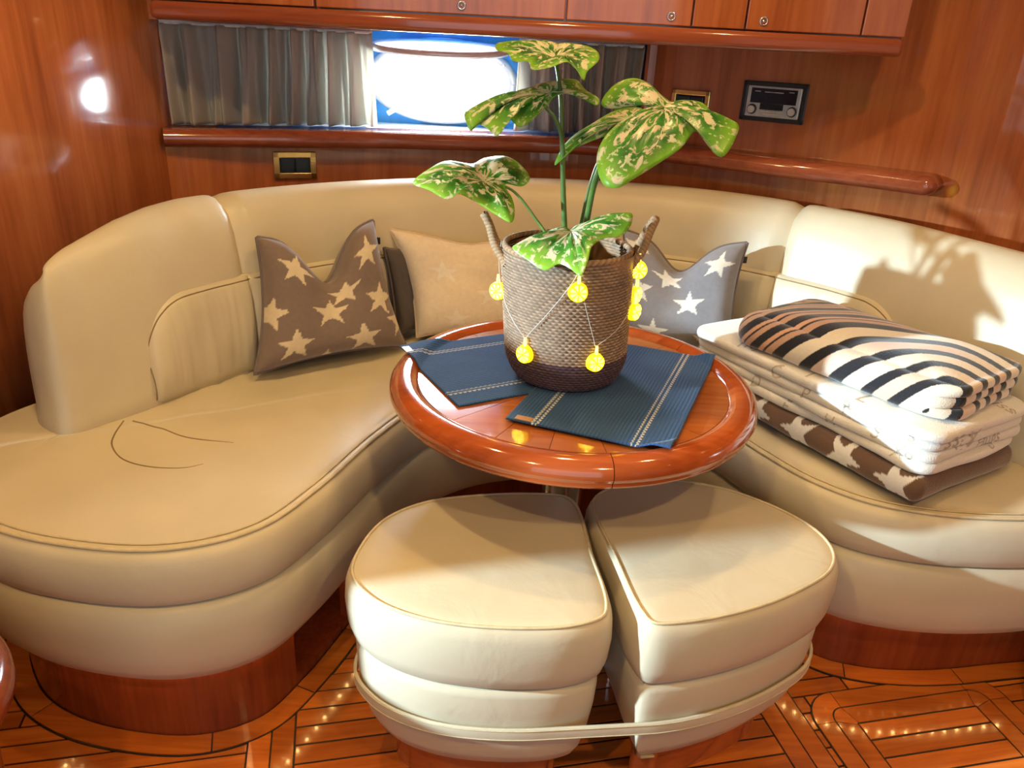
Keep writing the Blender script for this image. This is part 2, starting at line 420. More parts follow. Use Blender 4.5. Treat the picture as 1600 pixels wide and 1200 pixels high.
# seat cushion: top lofted from the back line to the front edge, then the rolled side
rows = []
for s in np.linspace(0, 1, 22):
    ins = np.clip(s, 0, .995)
    pt = B - NBn * .06 * (1 - s) + 0
    Q = (1 - ins) * (B - NBn * .05) + ins * (F - NF * .022)
    z = ZS - .002 + .016 * np.sin(np.pi * min(1, s * 1.0)) ** .8 - .004 * s
    rows.append(np.c_[Q, np.full(n, z)])
for o, z in ((-.010, .4725), (-.004, .4690), (.006, .4640), (.013, .450), (.018, .420), (.015, .388), (.006, .366), (-.006, .357), (-.03, .355)):
    rows.append(np.c_[F + NF * o, np.full(n, z)])
P = np.stack(rows, 1)
# soft dents and gathers of sat-on leather
s_len = arclen(F)
for i in range(n):
    for j in range(2, 21):
        q = P[i, j]
        P[i, j, 2] += .004 * noise.noise(Vector((q[0] * 7, q[1] * 7, 1.3)))
        w_ = max(0.0, 1 - j / 11.0) * (1.0 if i < 80 or i > 140 else .3)      # gathers running out from under the backrest
        P[i, j, 2] -= .0055 * w_ * max(0.0, 1 - abs(noise.noise(Vector((i * .17, j * .05, 8.3)))) * 5)
seat = grid('seat', P, M['leather'], sofa, flip=True)
tube('seat_piping', np.c_[F + NF * -.002, np.full(n, .4715)], .0034, M['stitch'], seat, 8)
tube('seat_seam', np.c_[F + NF * -.016, np.full(n, .4735)], .0018, M['stitch'], seat, 6)
base = sweep('seat_base', F, [(-.03, .358), (0, .356), (.012, .340), (.014, .300), (.008, .250), (-.004, .210), (-.022, .180), (-.045, .168), (-.09, .168)], M['leather'], sofa, flip=True)
# plinth, with open locker recesses in the left bend
poff = np.interp(np.linspace(0, 1, n), [0, .2, .45, .62, .78, 1], [-.058, -.060, -.05, -.06, -.10, -.11])
def sub(a, b_): return slice(int(a * (n - 1)), int(b_ * (n - 1)) + 1)
def plinth_seg(nm, a, b_, z0, z1, mat, extra=0.0, th=.02):
    s_ = sub(a, b_)
    return sweep(nm, F[s_], [(extra, z0), (extra, z1), (extra - th, z1), (extra - th, z0)], mat, sofa, closed_prof=True, off=poff[s_], N=NF[s_], cap0=True, cap1=True, flip=True, smooth=False)
fa = arclen(F) / arclen(F)[-1]
def at(x, y): return float(np.argmin((F[:, 0] - x) ** 2 + (F[:, 1] - y) ** 2)) / (n - 1)
tA, tB, tC, tD = at(-.355, 1.20), at(-.295, 1.385), at(-.275, 1.44), at(-.20, 1.60)
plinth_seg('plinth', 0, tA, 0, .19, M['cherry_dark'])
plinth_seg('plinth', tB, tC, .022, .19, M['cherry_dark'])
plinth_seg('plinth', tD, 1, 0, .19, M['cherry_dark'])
plinth_seg('plinth_sill', tA, tD, 0, .022, M['cherry_dark'], 0, .1)
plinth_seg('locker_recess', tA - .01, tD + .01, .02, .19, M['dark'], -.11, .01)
# LED rope light tucked under the lip of the seat base
M['led'] = glow('led_warm', (1.0, .66, .22), 60)
def beads(a, b_, step, inn):
    s_ = arclen(F); L0, L1 = np.interp([a, b_], np.linspace(0, 1, n), s_)
    bm = bmesh.new()
    for d in np.arange(L0, L1, step):
        x = np.interp(d, s_, F[:, 0] - NF[:, 0] * inn); y = np.interp(d, s_, F[:, 1] - NF[:, 1] * inn)
        bmesh.ops.create_icosphere(bm, subdivisions=1, radius=.0032, matrix=Matrix.Translation((x, y, .1635)))
    o = bm_obj('led_strip', bm, M['led'], sofa); tag(o, kind='stuff')
beads(.10, .40, .034, .050); beads(.70, .97, .034, .078)

# ---- backrest
bl = arclen(B); bl /= bl[-1]
def atB(x, y): return float(np.argmin((B[:, 0] - x) ** 2 + (B[:, 1] - y) ** 2)) / (n - 1)
tS1, tS2 = atB(-.62, 1.75), atB(.675, 2.005)
tL0, tL1 = atB(-.765, 1.52), atB(.90, 1.70)      # ends of the lumbar strip
HC = .885
def crest(t):
    z = float(np.interp(t, [0, .005, .012, .022, .035, .05, .065, .08, .11, .15, .20, .93, .96, .985, 1], [.49, .52, .56, .62, .685, .742, .780, .806, .840, .868, HC, HC, .85, .74, .6]))
    return z
def bpos(t):
    x = t * (n - 1); i = min(int(x), n - 2); f_ = x - i
    return (1 - f_) * B[i] + f_ * B[i + 1], (1 - f_) * NBn[i] + f_ * NBn[i + 1]
def back_panel(name, t0, t1, parent, e0=True, e1=True, nu=70):
    prof = []
    # (v 0..1 up the face, then over the crest and down the back)
    PR = [(0, -.02, 0), (.006, .0, .0), (.0, .10, 0), (-.004, .3, 0), (-.010, .5, 0), (-.018, .66, 0), (-.030, .80, 0), (-.046, .90, 0), (-.066, .965, 0), (-.088, .995, 0), (-.110, 1.0, 0), (-.132, .985, 0), (-.15, .95, 0), (-.16, .88, 0), (-.165, .6, 0), (-.165, 0, 0)]
    rows = []
    for u in np.linspace(0, 1, nu):
        t = t0 + (t1 - t0) * u
        c, nn = bpos(t); h = crest(t) - ZS; thin = float(np.interp(t, [0, .05, .09, .12, .18], [.15, .22, .34, .6, 1.0]))
        d0 = (u * (t1 - t0)) / .012; d1 = ((1 - u) * (t1 - t0)) / .012
        pinch = 0.0
        if e0 and d0 < 1: pinch = max(pinch, (1 - math.sqrt(max(0, 1 - (1 - d0) ** 2))))
        if e1 and d1 < 1: pinch = max(pinch, (1 - math.sqrt(max(0, 1 - (1 - d1) ** 2))))
        rr = []
        for o, v, _ in PR:
            o2 = o - .018 * pinch if v > .05 or o > -.1 else o
            z = ZS + v * h - (.014 * pinch if v > .9 else 0)
            o3 = o2 * thin if o2 < 0 else o2
            q = c + nn * o3
            rr.append((q[0], q[1], z))
        rows.append(rr)
    return grid(name, rows, M['leather'], parent, flip=True, cap0=True, cap1=True)
bk = []
for a, b_, e0, e1 in ((.0, tS1, False, True), (tS1, tS2, True, True), (tS2, .985, True, False)):
    bk.append(back_panel('backrest', a, b_, sofa, e0, e1))
# lumbar strip
def lumbar(t0, t1, e0, e1, nu=60):
    rows = []
    for u in np.linspace(0, 1, nu):
        t = t0 + (t1 - t0) * u; c, nn = bpos(t)
        top = .225
        d0 = (t - tL0) / .035; d1 = (tL1 - t) / .05
        if e0 and d0 < 1: top *= .45 + .55 * math.sqrt(max(0, 1 - (1 - max(d0, 0)) ** 2))
        if e1 and d1 < 1: top *= .25 + .75 * math.sqrt(max(0, 1 - (1 - max(d1, 0)) ** 2))
        pin = 0
        for flag, dd in ((True, (u) * (t1 - t0) / .007), (True, (1 - u) * (t1 - t0) / .007)):
            if dd < 1: pin = max(pin, 1 - math.sqrt(max(0, 1 - (1 - dd) ** 2)))
        rr = []
        for o, v in ((-.02, -.05), (.006, -.02), (.016, .10), (.019, .3), (.018, .55), (.012, .78), (.004, .92), (-.008, .99), (-.022, 1.0), (-.04, .98)):
            wr_ = .0045 * (noise.noise(Vector((t * 95, v * 1.1, 5.5))) - .5 * abs(noise.noise(Vector((t * 210, v * 1.6, 2.5))))) * (1 if .05 < v < .95 else .3)
            q = c + nn * (o - (.014 * pin if o > 0 else 0) + wr_)
            rr.append((q[0], q[1], ZS + .012 + v * top))
        rows.append(rr)
    lc = grid('lumbar_cushion', rows, M['leather'], sofa, flip=True, cap0=True, cap1=True)
    line = [tuple(.45 * np.array(rr[6]) + .55 * np.array(rr[7])) for rr in rows]
    if e0: line = [rows[0][k] for k in range(1, 8)] + line
    if e1: line = line + [rows[-1][k] for k in range(7, 0, -1)]
    L = np.array(line); keep = np.r_[True, np.linalg.norm(np.diff(L, axis=0), axis=1) > 1e-5]
    tube('seam', resample(L[keep], 120), .0016, M['seam'], lc, 6)
    return lc
lumbar(tL0, tS1, True, False); lumbar(tS1, tS2, False, False, 90); lumbar(tS2, tL1, False, True)

# border planks following the plinth
def border(a, b_, w0, w1, z1, mat, nm):
    k0, k1 = a * (n - 1), b_ * (n - 1); q_ = np.linspace(k0 + (.1 if mat is not M['caulk'] else 0), k1 - (.1 if mat is not M['caulk'] else 0), max(4, int(k1 - k0)))
    ip = lambda A_: np.stack([np.interp(q_, np.arange(n), A_[:, c]) for c in range(2)], 1)
    FF_, NN_, PO_ = ip(F), ip(NF), np.interp(q_, np.arange(n), poff)
    return sweep(nm, FF_, [(w0, -.002), (w0, z1), (w1, z1), (w1, -.002)], mat, floor, closed_prof=True, off=PO_, N=NN_, cap0=True, cap1=True, flip=True, smooth=False)
border(0.0, 1.0, -.02, .0475, .0026, M['caulk'], 'caulk_bed')
tt = [0.0, .10, .225, .30, .36, .46, .56, .66, .74, .83, .92, 1.0]
for a, b_ in zip(tt[:-1], tt[1:]):
    border(a, b_ - .0001, .0025, .0445, .0042, M['teak'], 'border_plank')

# ================================================================== TABLE
TC = Vector((.118, 1.415, 0)); TR = .358; TZ = .640
table = thing('round_table', 'round glossy cherry table with raised rim in front of the sofa', 'table', TC)
bm = bmesh.new()
ang0 = R(-82)
nw = 20
def ring_sector(name, a0, a1, prof, mat, par, nseg=10):
    rows = [[(rr * math.cos(a), rr * math.sin(a), z) for rr, z in prof] for a in np.linspace(a0, a1, nseg + 1)]
    return grid(name, rows, mat, par, cv=True, cap0=True, cap1=True, flip=True, smooth=True)
def lathe(name, prof, mat, par, nseg=40, c=(0, 0)):
    rows = [[(c[0] + rr * math.cos(a), c[1] + rr * math.sin(a), z) for rr, z in prof] for a in np.linspace(0, 2 * np.pi, nseg + 1)[:-1]]
    return grid(name, rows, mat, par, cu=True, flip=True)
top_ = lathe('tabletop', [(.0005, TZ - .0035), (.305, TZ - .0035), (.32, TZ - .006), (.32, TZ - .036), (.0005, TZ - .036)], M['cherry_dark'], table, 64)
for k in range(nw):
    a0 = ang0 + 2 * math.pi * k / nw; a1 = a0 + 2 * math.pi / nw; g = .0011
    pts = []
    for rr, aa in ((.012, None), (.302, None)):
        da = g / rr / 2
        seg = np.linspace(a0 + da, a1 - da, 8 if rr > .1 else 2)
        pts.append([(rr * math.cos(t), rr * math.sin(t)) for t in seg])
    poly = pts[1] + pts[0][::-1]
    wg = prism('veneer_wedge', poly, TZ - .006, TZ - .0012, M['table'], top_)
rimp = [(.302, TZ - .010), (.302, TZ - .0016), (.306, TZ + .0005), (.311, TZ + .0052), (.318, TZ + .0085), (.327, TZ + .0095), (.338, TZ + .0080), (.348, TZ + .0030), (.355, TZ - .006), (.358, TZ - .016), (.3565, TZ - .024), (.351, TZ - .0295), (.353, TZ - .033), (.349, TZ - .0395), (.338, TZ - .043), (.31, TZ - .043)]
for k in range(3):
    a0 = ang0 + 2 * math.pi * k / 3 + .0022; a1 = ang0 + 2 * math.pi * (k + 1) / 3 - .0022
    ring_sector('rim', a0, a1, rimp, M['table_rim'], table, 48)
lathe('pedestal', [(.11, TZ - .036), (.10, TZ - .06), (.055, TZ - .09), (.045, TZ - .16), (.045, .07), (.06, .04), (.0001, .04)], M['steel'], table)
lathe('pedestal_foot', [(.0001, .045), (.06, .045), (.13, .032), (.15, .018), (.152, .003), (.152, 0)], M['steel'], table)

# ================================================================== POUFS
def pouf(label, outline, name='pouf'):
    O = catmull(outline, 120, True)
    area = .5 * np.sum(O[:, 0] * np.roll(O[:, 1], -1) - np.roll(O[:, 0], -1) * O[:, 1])
    if area > 0: O = O[::-1]
    c = O.mean(0)
    t = thing(name, label, 'pouf', (c[0], c[1], 0)); O = O - c
    N = -normals2(O, True)
    # N now points outward for a clockwise outline
    if np.sum(N * O) < 0: N = -N
    def shell(nm, prof, dome=None, z=None):
        P = np.zeros((len(O), len(prof), 3))
        for j, (o, zz) in enumerate(prof): P[:, j, :2] = O + N * o; P[:, j, 2] = zz
        extra = []
        if dome is not None:
            for s in (.93, .86, .74, .6, .45, .3, .15, .0005):
                e = np.zeros((len(O), 3)); e[:, :2] = (O + N * prof[0][0]) * s; e[:, 2] = prof[0][1] + dome * (1 - s * s) ** .8
                extra.insert(0, e)
            P = np.concatenate([np.stack(extra, 1), P], 1)
        return grid(nm, P, M['leather'], t, cu=True, flip=True)
    cu = shell('cushion', [(-.014, .4335), (-.006, .431), (.0, .425), (.005, .41), (.007, .38), (.004, .34), (-.003, .315), (-.014, .302), (-.03, .300)], .006)
    tube('piping', np.c_[O + N * -.0065, np.full(len(O), .4325)], .0028, M['stitch'], cu, 8, closed=True)
    shell('lower_cushion', [(-.03, .302), (-.012, .299), (-.008, .285), (-.010, .24), (-.016, .19), (-.026, .14), (-.04, .110), (-.07, .10)])
    P = [(-.075, .12), (-.075, .0)]
    G = np.zeros((len(O), 2, 3))
    for j, (o, zz) in enumerate(P): G[:, j, :2] = O + N * o; G[:, j, 2] = zz
    grid('plinth', G, M['table_rim'], t, cu=True, flip=True)
    return t, O + c, N
pl, OL, NL = pouf('left cream leather pouf with rounded outer side under the table edge', [(-.251, 1.035), (-.252, 1.115), (-.222, 1.205), (-.155, 1.268), (-.063, 1.300), (.045, 1.318), (.118, 1.314), (.140, 1.285), (.158, 1.14), (.1755, 1.0), (.166, .963), (.11, .934), (-.02, .922), (-.12, .935), (-.20, .972)])
pr, OR_, NR = pouf('right cream leather pouf with squared front corner under the table edge', [(.163, 1.262), (.19, 1.12), (.2165, .985), (.234, .953), (.29, .957), (.40, .995), (.493, 1.047), (.572, 1.112), (.598, 1.17), (.588, 1.24), (.52, 1.325), (.416, 1.385), (.30, 1.395), (.20, 1.350), (.165, 1.305)])


# strap tying the two poufs together: hull of both outlines
def hull2(P):
    P = sorted(map(tuple, P)); 
    def half(pts):
        h = []
        for q in pts:
            while len(h) > 1 and (h[-1][0] - h[-2][0]) * (q[1] - h[-2][1]) - (h[-1][1] - h[-2][1]) * (q[0] - h[-2][0]) <= 0: h.pop()
            h.append(q)
        return h[:-1]
    return np.array(half(P) + half(P[::-1]))
Hh = hull2(np.concatenate([OL + NL * -.007, OR_ + NR * -.007]))
Hh = resample(np.r_[Hh, Hh[:1]], 200, True)[::-1]
HN = normals2(Hh, True)
if np.sum(HN * (Hh - Hh.mean(0))) < 0: HN = -HN
strap_t = sweep('strap', Hh, [(0, .200), (.0035, .201), (.0045, .205), (.0045, .221), (.0035, .225), (0, .226)], M['leather'], None, N=HN, closed=True, closed_prof=True, flip=True)
tag(strap_t, 'narrow cream stitched strap running round both poufs', 'strap')
for zz, nm in ((.2035, 'stitching'), (.2225, 'stitching')):
    tube(nm, np.c_[Hh + HN * .0045, np.full(len(Hh), zz)], .0011, M['stitch'], strap_t, 6, closed=True)

# left seat: a sewn seam, and a dark tube standing for a crease's shade
bpy.context.view_layer.update()
def bvh_of(o): return BVHTree.FromPolygons([o.matrix_world @ v.co for v in o.data.vertices], [tuple(pp.vertices) for pp in o.data.polygons])
def drop(tree, pts, z=1.5, lift=0.0):
    out = []
    for x, y in pts:
        h = tree.ray_cast(Vector((x, y, z)), Vector((0, 0, -1)))
        out.append((x, y, (h[0].z if h[0] else .48) + lift))
    return out
seat_t = bvh_of(seat)
for pts in ([(-.80, 1.43), (-.785, 1.36), (-.77, 1.321), (-.729, 1.275), (-.673, 1.255), (-.602, 1.258), (-.575, 1.275)], [(-.781, 1.431), (-.711, 1.402), (-.646, 1.37), (-.547, 1.359)]):
    C = catmull(pts, 40); tube('seam_and_crease', drop(seat_t, C, lift=.0002), np.interp(np.arange(40), [0, 28, 39], [.0016, .0014, .0004]), M['seam'], seat, 6)

# ================================================================== PORTHOLE
win = thing('window_1', 'oval porthole with steel frame in the hull lining painted with a blue cast', None, PC); tag(win, kind='structure')
def oval_ring(name, a, b_, prof, mat, par, T=Matrix.Identity(4), nseg=72):
    rows = []
    for t in np.linspace(0, 2 * np.pi, nseg + 1)[:-1]:
        nx, nz = math.cos(t) / a, math.sin(t) / b_; L = math.hypot(nx, nz); nx, nz = nx / L, nz / L
        rows.append([T @ Vector((a * math.cos(t) + o * nx, yy, b_ * math.sin(t) + o * nz)) for o, yy in prof])
    return grid(name, rows, mat, par, cu=True, cv=True)
fr = oval_ring('window_frame', PA, PBb, [(-.004, .03), (-.004, -.012), (.0, -.020), (.012, -.022), (.022, -.016), (.026, -.004), (.026, .0)], M['bright_frame'], win)
for t in np.linspace(0, 2 * np.pi, 13)[:-1]:
    bm = bmesh.new(); bmesh.ops.create_uvsphere(bm, u_segments=10, v_segments=6, radius=.004, matrix=Matrix.Translation(((PA + .012) * math.cos(t), -.021, (PBb + .012) * math.sin(t))))
    bm_obj('bolt', bm, M['bright_frame'], fr, True)
# opened pane swung up on its hinge
Th = Matrix.Translation((0, -.022, PBb + .012)) @ Matrix.Rotation(R(-80), 4, 'X') @ Matrix.Translation((0, 0, -PBb * .86))
mglass, ntg, bgl = newmat('sky_white_pane')  # the sky's reflection is put into the pane as a milky white colour
trg = nd(ntg, 'ShaderNodeBsdfTranslucent'); trg.inputs['Color'].default_value = (.92, .97, 1, 1); mxg = nd(ntg, 'ShaderNodeMixShader'); mxg.inputs[0].default_value = .55
ntg.links.new(bgl.outputs[0], mxg.inputs[1]); ntg.links.new(trg.outputs[0], mxg.inputs[2]); ntg.links.new(mxg.outputs[0], ntg.nodes['Material Output'].inputs['Surface'])
bgl.inputs['Base Color'].default_value = (.92, .97, 1, 1); bgl.inputs['Roughness'].default_value = .12; bgl.inputs['Transmission Weight'].default_value = .45; bgl.inputs['IOR'].default_value = 1.45
pf = oval_ring('pane_frame', PA * .96, PBb * .84, [(-.010, .006), (-.010, -.006), (.006, -.009), (.012, 0), (.006, .009)], M['bright_frame'], win, Th)
V = [Th @ Vector((PA * .95 * math.cos(t), yy, PBb * .80 * math.sin(t))) for yy in (-.003, .003) for t in np.linspace(0, 2 * np.pi, 49)[:-1]]
mesh_obj('pane', V, [list(range(48)), list(range(48, 96))[::-1]] + [[i, 48 + i, 48 + (i + 1) % 48, (i + 1) % 48] for i in range(48)], mglass, win, smooth=False)
for sx in (-1, 1):
    bm = bmesh.new(); box_bm(bm, (sx * .10, -.02, PBb + .008), (.03, .018, .018), 0, .003); bm_obj('hinge', bm, M['bright_frame'], win)
bm = bmesh.new(); box_bm(bm, (-.135, -.028, -PBb * .80), (.018, .02, .03), 0, .004); bmesh.ops.create_cone(bm, cap_ends=True, segments=14, radius1=.008, radius2=.008, depth=.03, matrix=Matrix.Translation((-.15, -.036, -PBb * .92)) @ Matrix.Rotation(R(60), 4, 'Y'))
bm_obj('latch', bm, M['bright_frame'], win, False)

# ================================================================== CURTAINS
mcur, ntc, bcu = newmat('ribbed_curtain')
tc = nd(ntc, 'ShaderNodeTexCoord'); wv = nd(ntc, 'ShaderNodeTexWave'); wv.inputs['Scale'].default_value = 75; wv.bands_direction = 'X'
ntc.links.new(tc.outputs['UV'], wv.inputs['Vector'])
rp0 = ramp(ntc, [(.2, (.52, .50, .44)), (.8, (.80, .77, .70))]); ntc.links.new(wv.outputs['Fac'], rp0.inputs[0]); ntc.links.new(rp0.outputs[0], bcu.inputs['Base Color'])
bcu.inputs['Roughness'].default_value = .85
trn = nd(ntc, 'ShaderNodeBsdfTranslucent'); ntc.links.new(rp0.outputs[0], trn.inputs['Color'])
mxs = nd(ntc, 'ShaderNodeMixShader'); mxs.inputs[0].default_value = .45
outn = ntc.nodes['Material Output']; ntc.links.new(bcu.outputs[0], mxs.inputs[1]); ntc.links.new(trn.outputs[0], mxs.inputs[2]); ntc.links.new(mxs.outputs[0], outn.inputs['Surface'])
def set_uv(o, uvs):
    uvl = o.data.uv_layers.new(name='UVMap'); lv = np.zeros(len(o.data.loops), int); o.data.loops.foreach_get('vertex_index', lv)
    uvl.data.foreach_set('uv', np.asarray(uvs, float)[lv].ravel())
def curtain(label, x0, x1, folds, seed, depth=.026, bunch=None):
    rg = random.Random(seed); nu, nz = 260, 26
    ph = [rg.uniform(0, 6.28) for _ in range(5)]
    WN = normals2(WB)
    t = thing('curtain', label, 'curtain', (0, 0, 0), 'curtains of the window bay')
    rows, uv = [], []
    for i in range(nu):
        u = i / (nu - 1); x = x0 + (x1 - x0) * u
        k = np.argmin(np.abs(WB[:iw + 1, 0] - x)); yb = np.interp(x, WB[:iw + 1, 0], WB[:iw + 1, 1]) + .055
        uu = u + .03 * math.sin(7 * u + ph[0])
        rr = []
        for j in range(nz):
            v = j / (nz - 1); z = .988 + .250 * v
            amp = depth * (1 - .45 * v)
            w_ = math.sin(2 * math.pi * folds * uu + ph[1] + .5 * math.sin(3 * v + ph[2])) + .45 * math.sin(2 * math.pi * folds * 1.7 * uu + ph[3] + v) + .25 * math.sin(2 * math.pi * folds * 3.1 * uu + ph[4])
            pin = math.exp(-((v - .88) / .05) ** 2)
            xs = x + (1 - v) * .012 * math.sin(5 * u + ph[2])
            rr.append((xs, yb + amp * (w_ - .25 * pin * abs(w_)), z)); uv.append((u * (x1 - x0) * 14 / .5, v))
        rows.append(rr)
    c = grid('fabric', rows, mcur, t); set_uv(c, uv)
    md = c.modifiers.new('thick', 'SOLIDIFY'); md.thickness = .0012
    ys = [np.interp(x, WB[:iw + 1, 0], WB[:iw + 1, 1]) + .055 for x in np.linspace(x0, x1, 20)]
    tube('curtain_track', [(x, y, 1.240) for x, y in zip(np.linspace(x0, x1, 20), ys)], .005, M['white_gel'], t, 8)
    return t
curtain('long beige ribbed curtain left of the porthole', -.955, -.445, 9, 3)
curtain('short beige ribbed curtain right of the porthole behind the plant', -.03, .334, 6, 11)

# ================================================================== WALL FITTINGS
def wall_frame(x):
    """point and axes on the curved wall at plan position x"""
    i = int(np.argmin(np.abs(WB[:, 0] - x) + (WB[:, 1] < 1.9) * 9)); nn = normals2(WB)[i]
    q = WB[i]; X = Vector((-nn[1], nn[0], 0)); Y = Vector((-nn[0], -nn[1], 0))
    if X.x < 0: X = -X
    return Vector((q[0], q[1], 0)), X, Y
M['black_plastic'] = simple('black_plastic', (.02, .021, .024), .3)
M['blue_black'] = simple('dark_rocker', (.012, .022, .035), .28)
M['silver'] = simple('silver_plastic', (.58, .60, .58), .35, .2)
M['ivory'] = simple('ivory_knob', (.72, .70, .60), .35)
M['lcd'] = simple('dark_display', (.010, .012, .022), .08)
M['beige_keys'] = simple('key_plastic', (.72, .68, .52), .4)
def fitting(name, label, cat, x, z):
    q, X, Y = wall_frame(x)
    t = thing(name, label, cat); t.matrix_world = Matrix(((X.x, Y.x, 0, q.x), (X.y, Y.y, 0, q.y), (0, 0, 1, z), (0, 0, 0, 1)))
    return t
def fbox(name, par, cx, cz, w_, h, d, mat, y0=0.0, bevel=.0015, smooth=False):
    return box(name, (cx, -y0 - d / 2, cz), (w_, d, h), mat, par, 0, bevel, smooth)
def frame4(name, par, w_, h, b_, d, mat):
    bm = bmesh.new()
    for c, s_ in (((0, -d / 2, h / 2 - b_ / 2), (w_, d, b_)), ((0, -d / 2, -h / 2 + b_ / 2), (w_, d, b_)), ((-w_ / 2 + b_ / 2, -d / 2, 0), (b_, d, h)), ((w_ / 2 - b_ / 2, -d / 2, 0), (b_, d, h))): box_bm(bm, c, s_, 0, .0025)
    return bm_obj(name, bm, mat, par)
sw = fitting('light_switch', 'brass-framed double rocker switch on the wall above the left of the sofa back', 'switch', -.655, .884)
frame4('frame', sw, .118, .074, .017, .011, M['brass'])
fbox('backing', sw, 0, 0, .100, .058, .004, M['black_plastic'])
for sx in (-1, 1): fbox('rocker', sw, sx * .0200, 0, .038, .042, .010, M['blue_black'], .003, .003)
sw2 = fitting('light_switch', 'brass-framed dark switch between the right curtain and the car-style stereo', 'switch', .475, 1.098)
frame4('frame', sw2, .112, .074, .014, .011, M['brass'])
fbox('backing', sw2, 0, 0, .100, .058, .004, M['black_plastic'])
for sx in (-1, 1): fbox('rocker', sw2, sx * .0200, 0, .038, .042, .010, M['blue_black'], .003, .003)
st = fitting('stereo', 'silver and black stereo with two round knobs set in the cherry wall', 'stereo', .672, 1.120)
st.scale = (.84, 1, .86)
frame4('surround', st, .205, .118, .015, .009, M['black_plastic'])
fbox('faceplate', st, 0, 0, .172, .092, .010, M['silver'], 0, .004)
fbox('display', st, .0, .0175, .146, .044, .0025, M['lcd'], .010, .0008)
for tx, tz, tw in ((-.052, .030, .018), (.055, .032, .016), (.0, .029, .06)): fbox('display_marking', st, tx, tz, tw, .0022, .0004, M['silver'], .0125, .0001)
fbox('cassette_door', st, -.002, -.014, .074, .018, .0025, M['lcd'], .010, .0008)
for k in range(4): fbox('button', st, -.026 + k * .0165, -.0275, .0155, .0055, .004, M['beige_keys'], .010, .0012)
fbox('button_bar', st, -.002, -.0355, .052, .0045, .004, M['beige_keys'], .010, .0012)
for sx in (-1, 1):
    for nm, r0, d, mt in (('knob_ring', .0155, .005, M['black_plastic']), ('knob', .0118, .012, M['ivory'])):
        bm = bmesh.new(); bmesh.ops.create_cone(bm, cap_ends=True, segments=28, radius1=r0, radius2=r0 * .94, depth=d, matrix=Matrix.Translation((sx * .064, -.010 - d / 2, -.024)) @ Matrix.Rotation(R(90), 4, 'X'))
        bm_obj(nm, bm, mt, st, False)

# ================================================================== PLACEMATS
def color_mat(name, rough=.8, sheen=0.0, bump=0.0, bscale=300, noise_amt=.08, nscale=60):
    mt, nt, b = newmat(name); at_ = nd(nt, 'ShaderNodeAttribute'); at_.attribute_name = 'Col'
    tc = nd(nt, 'ShaderNodeTexCoord'); nz = nd(nt, 'ShaderNodeTexNoise'); nz.inputs['Scale'].default_value = nscale; nz.inputs['Detail'].default_value = 4
    nt.links.new(tc.outputs['Object'], nz.inputs['Vector'])
    mr = nd(nt, 'ShaderNodeMapRange'); mr.inputs['To Min'].default_value = 1 - noise_amt; mr.inputs['To Max'].default_value = 1 + noise_amt
    nt.links.new(nz.outputs['Fac'], mr.inputs['Value'])
    vm = nd(nt, 'ShaderNodeVectorMath', operation='SCALE'); nt.links.new(at_.outputs['Color'], vm.inputs[0]); nt.links.new(mr.outputs[0], vm.inputs['Scale'])
    nt.links.new(vm.outputs[0], b.inputs['Base Color'])
    b.inputs['Roughness'].default_value = rough
    if sheen: b.inputs['Sheen Weight'].default_value = sheen; b.inputs['Sheen Roughness'].default_value = .4
    if bump:
        n2 = nd(nt, 'ShaderNodeTexNoise'); n2.inputs['Scale'].default_value = bscale; nt.links.new(tc.outputs['Object'], n2.inputs['Vector'])
        bp = nd(nt, 'ShaderNodeBump'); bp.inputs['Strength'].default_value = bump; bp.inputs['Distance'].default_value = .002
        nt.links.new(n2.outputs['Fac'], bp.inputs['Height']); nt.links.new(bp.outputs[0], b.inputs['Normal'])
    return mt
def set_col(o, C):
    """C: one colour per vertex"""
    ca = o.data.color_attributes.new('Col', 'FLOAT_COLOR', 'POINT')
    C = np.asarray(C, np.float32).reshape(-1, 3); ca.data.foreach_set('color', np.c_[C, np.ones(len(C), np.float32)].ravel())
M['mat'] = color_mat('navy_woven_cotton', .85, .2, noise_amt=.25, nscale=130)
M['tan_leather'] = simple('tan_leather_tag', (.33, .16, .06), .5)
M['white_label'] = simple('pale_label', (.62, .72, .80), .4)
def tabletop_z(x, y):
    d = math.hypot(x - TC.x, y - TC.y)
    if d < .296: return TZ - .0008
    if d < .318: return TZ - .0008 + .0108 * (3 * ((d - .296) / .022) ** 2 - 2 * ((d - .296) / .022) ** 3)
    if d < .335: return TZ + .010
    return TZ + .010 - (d - .335) * .15
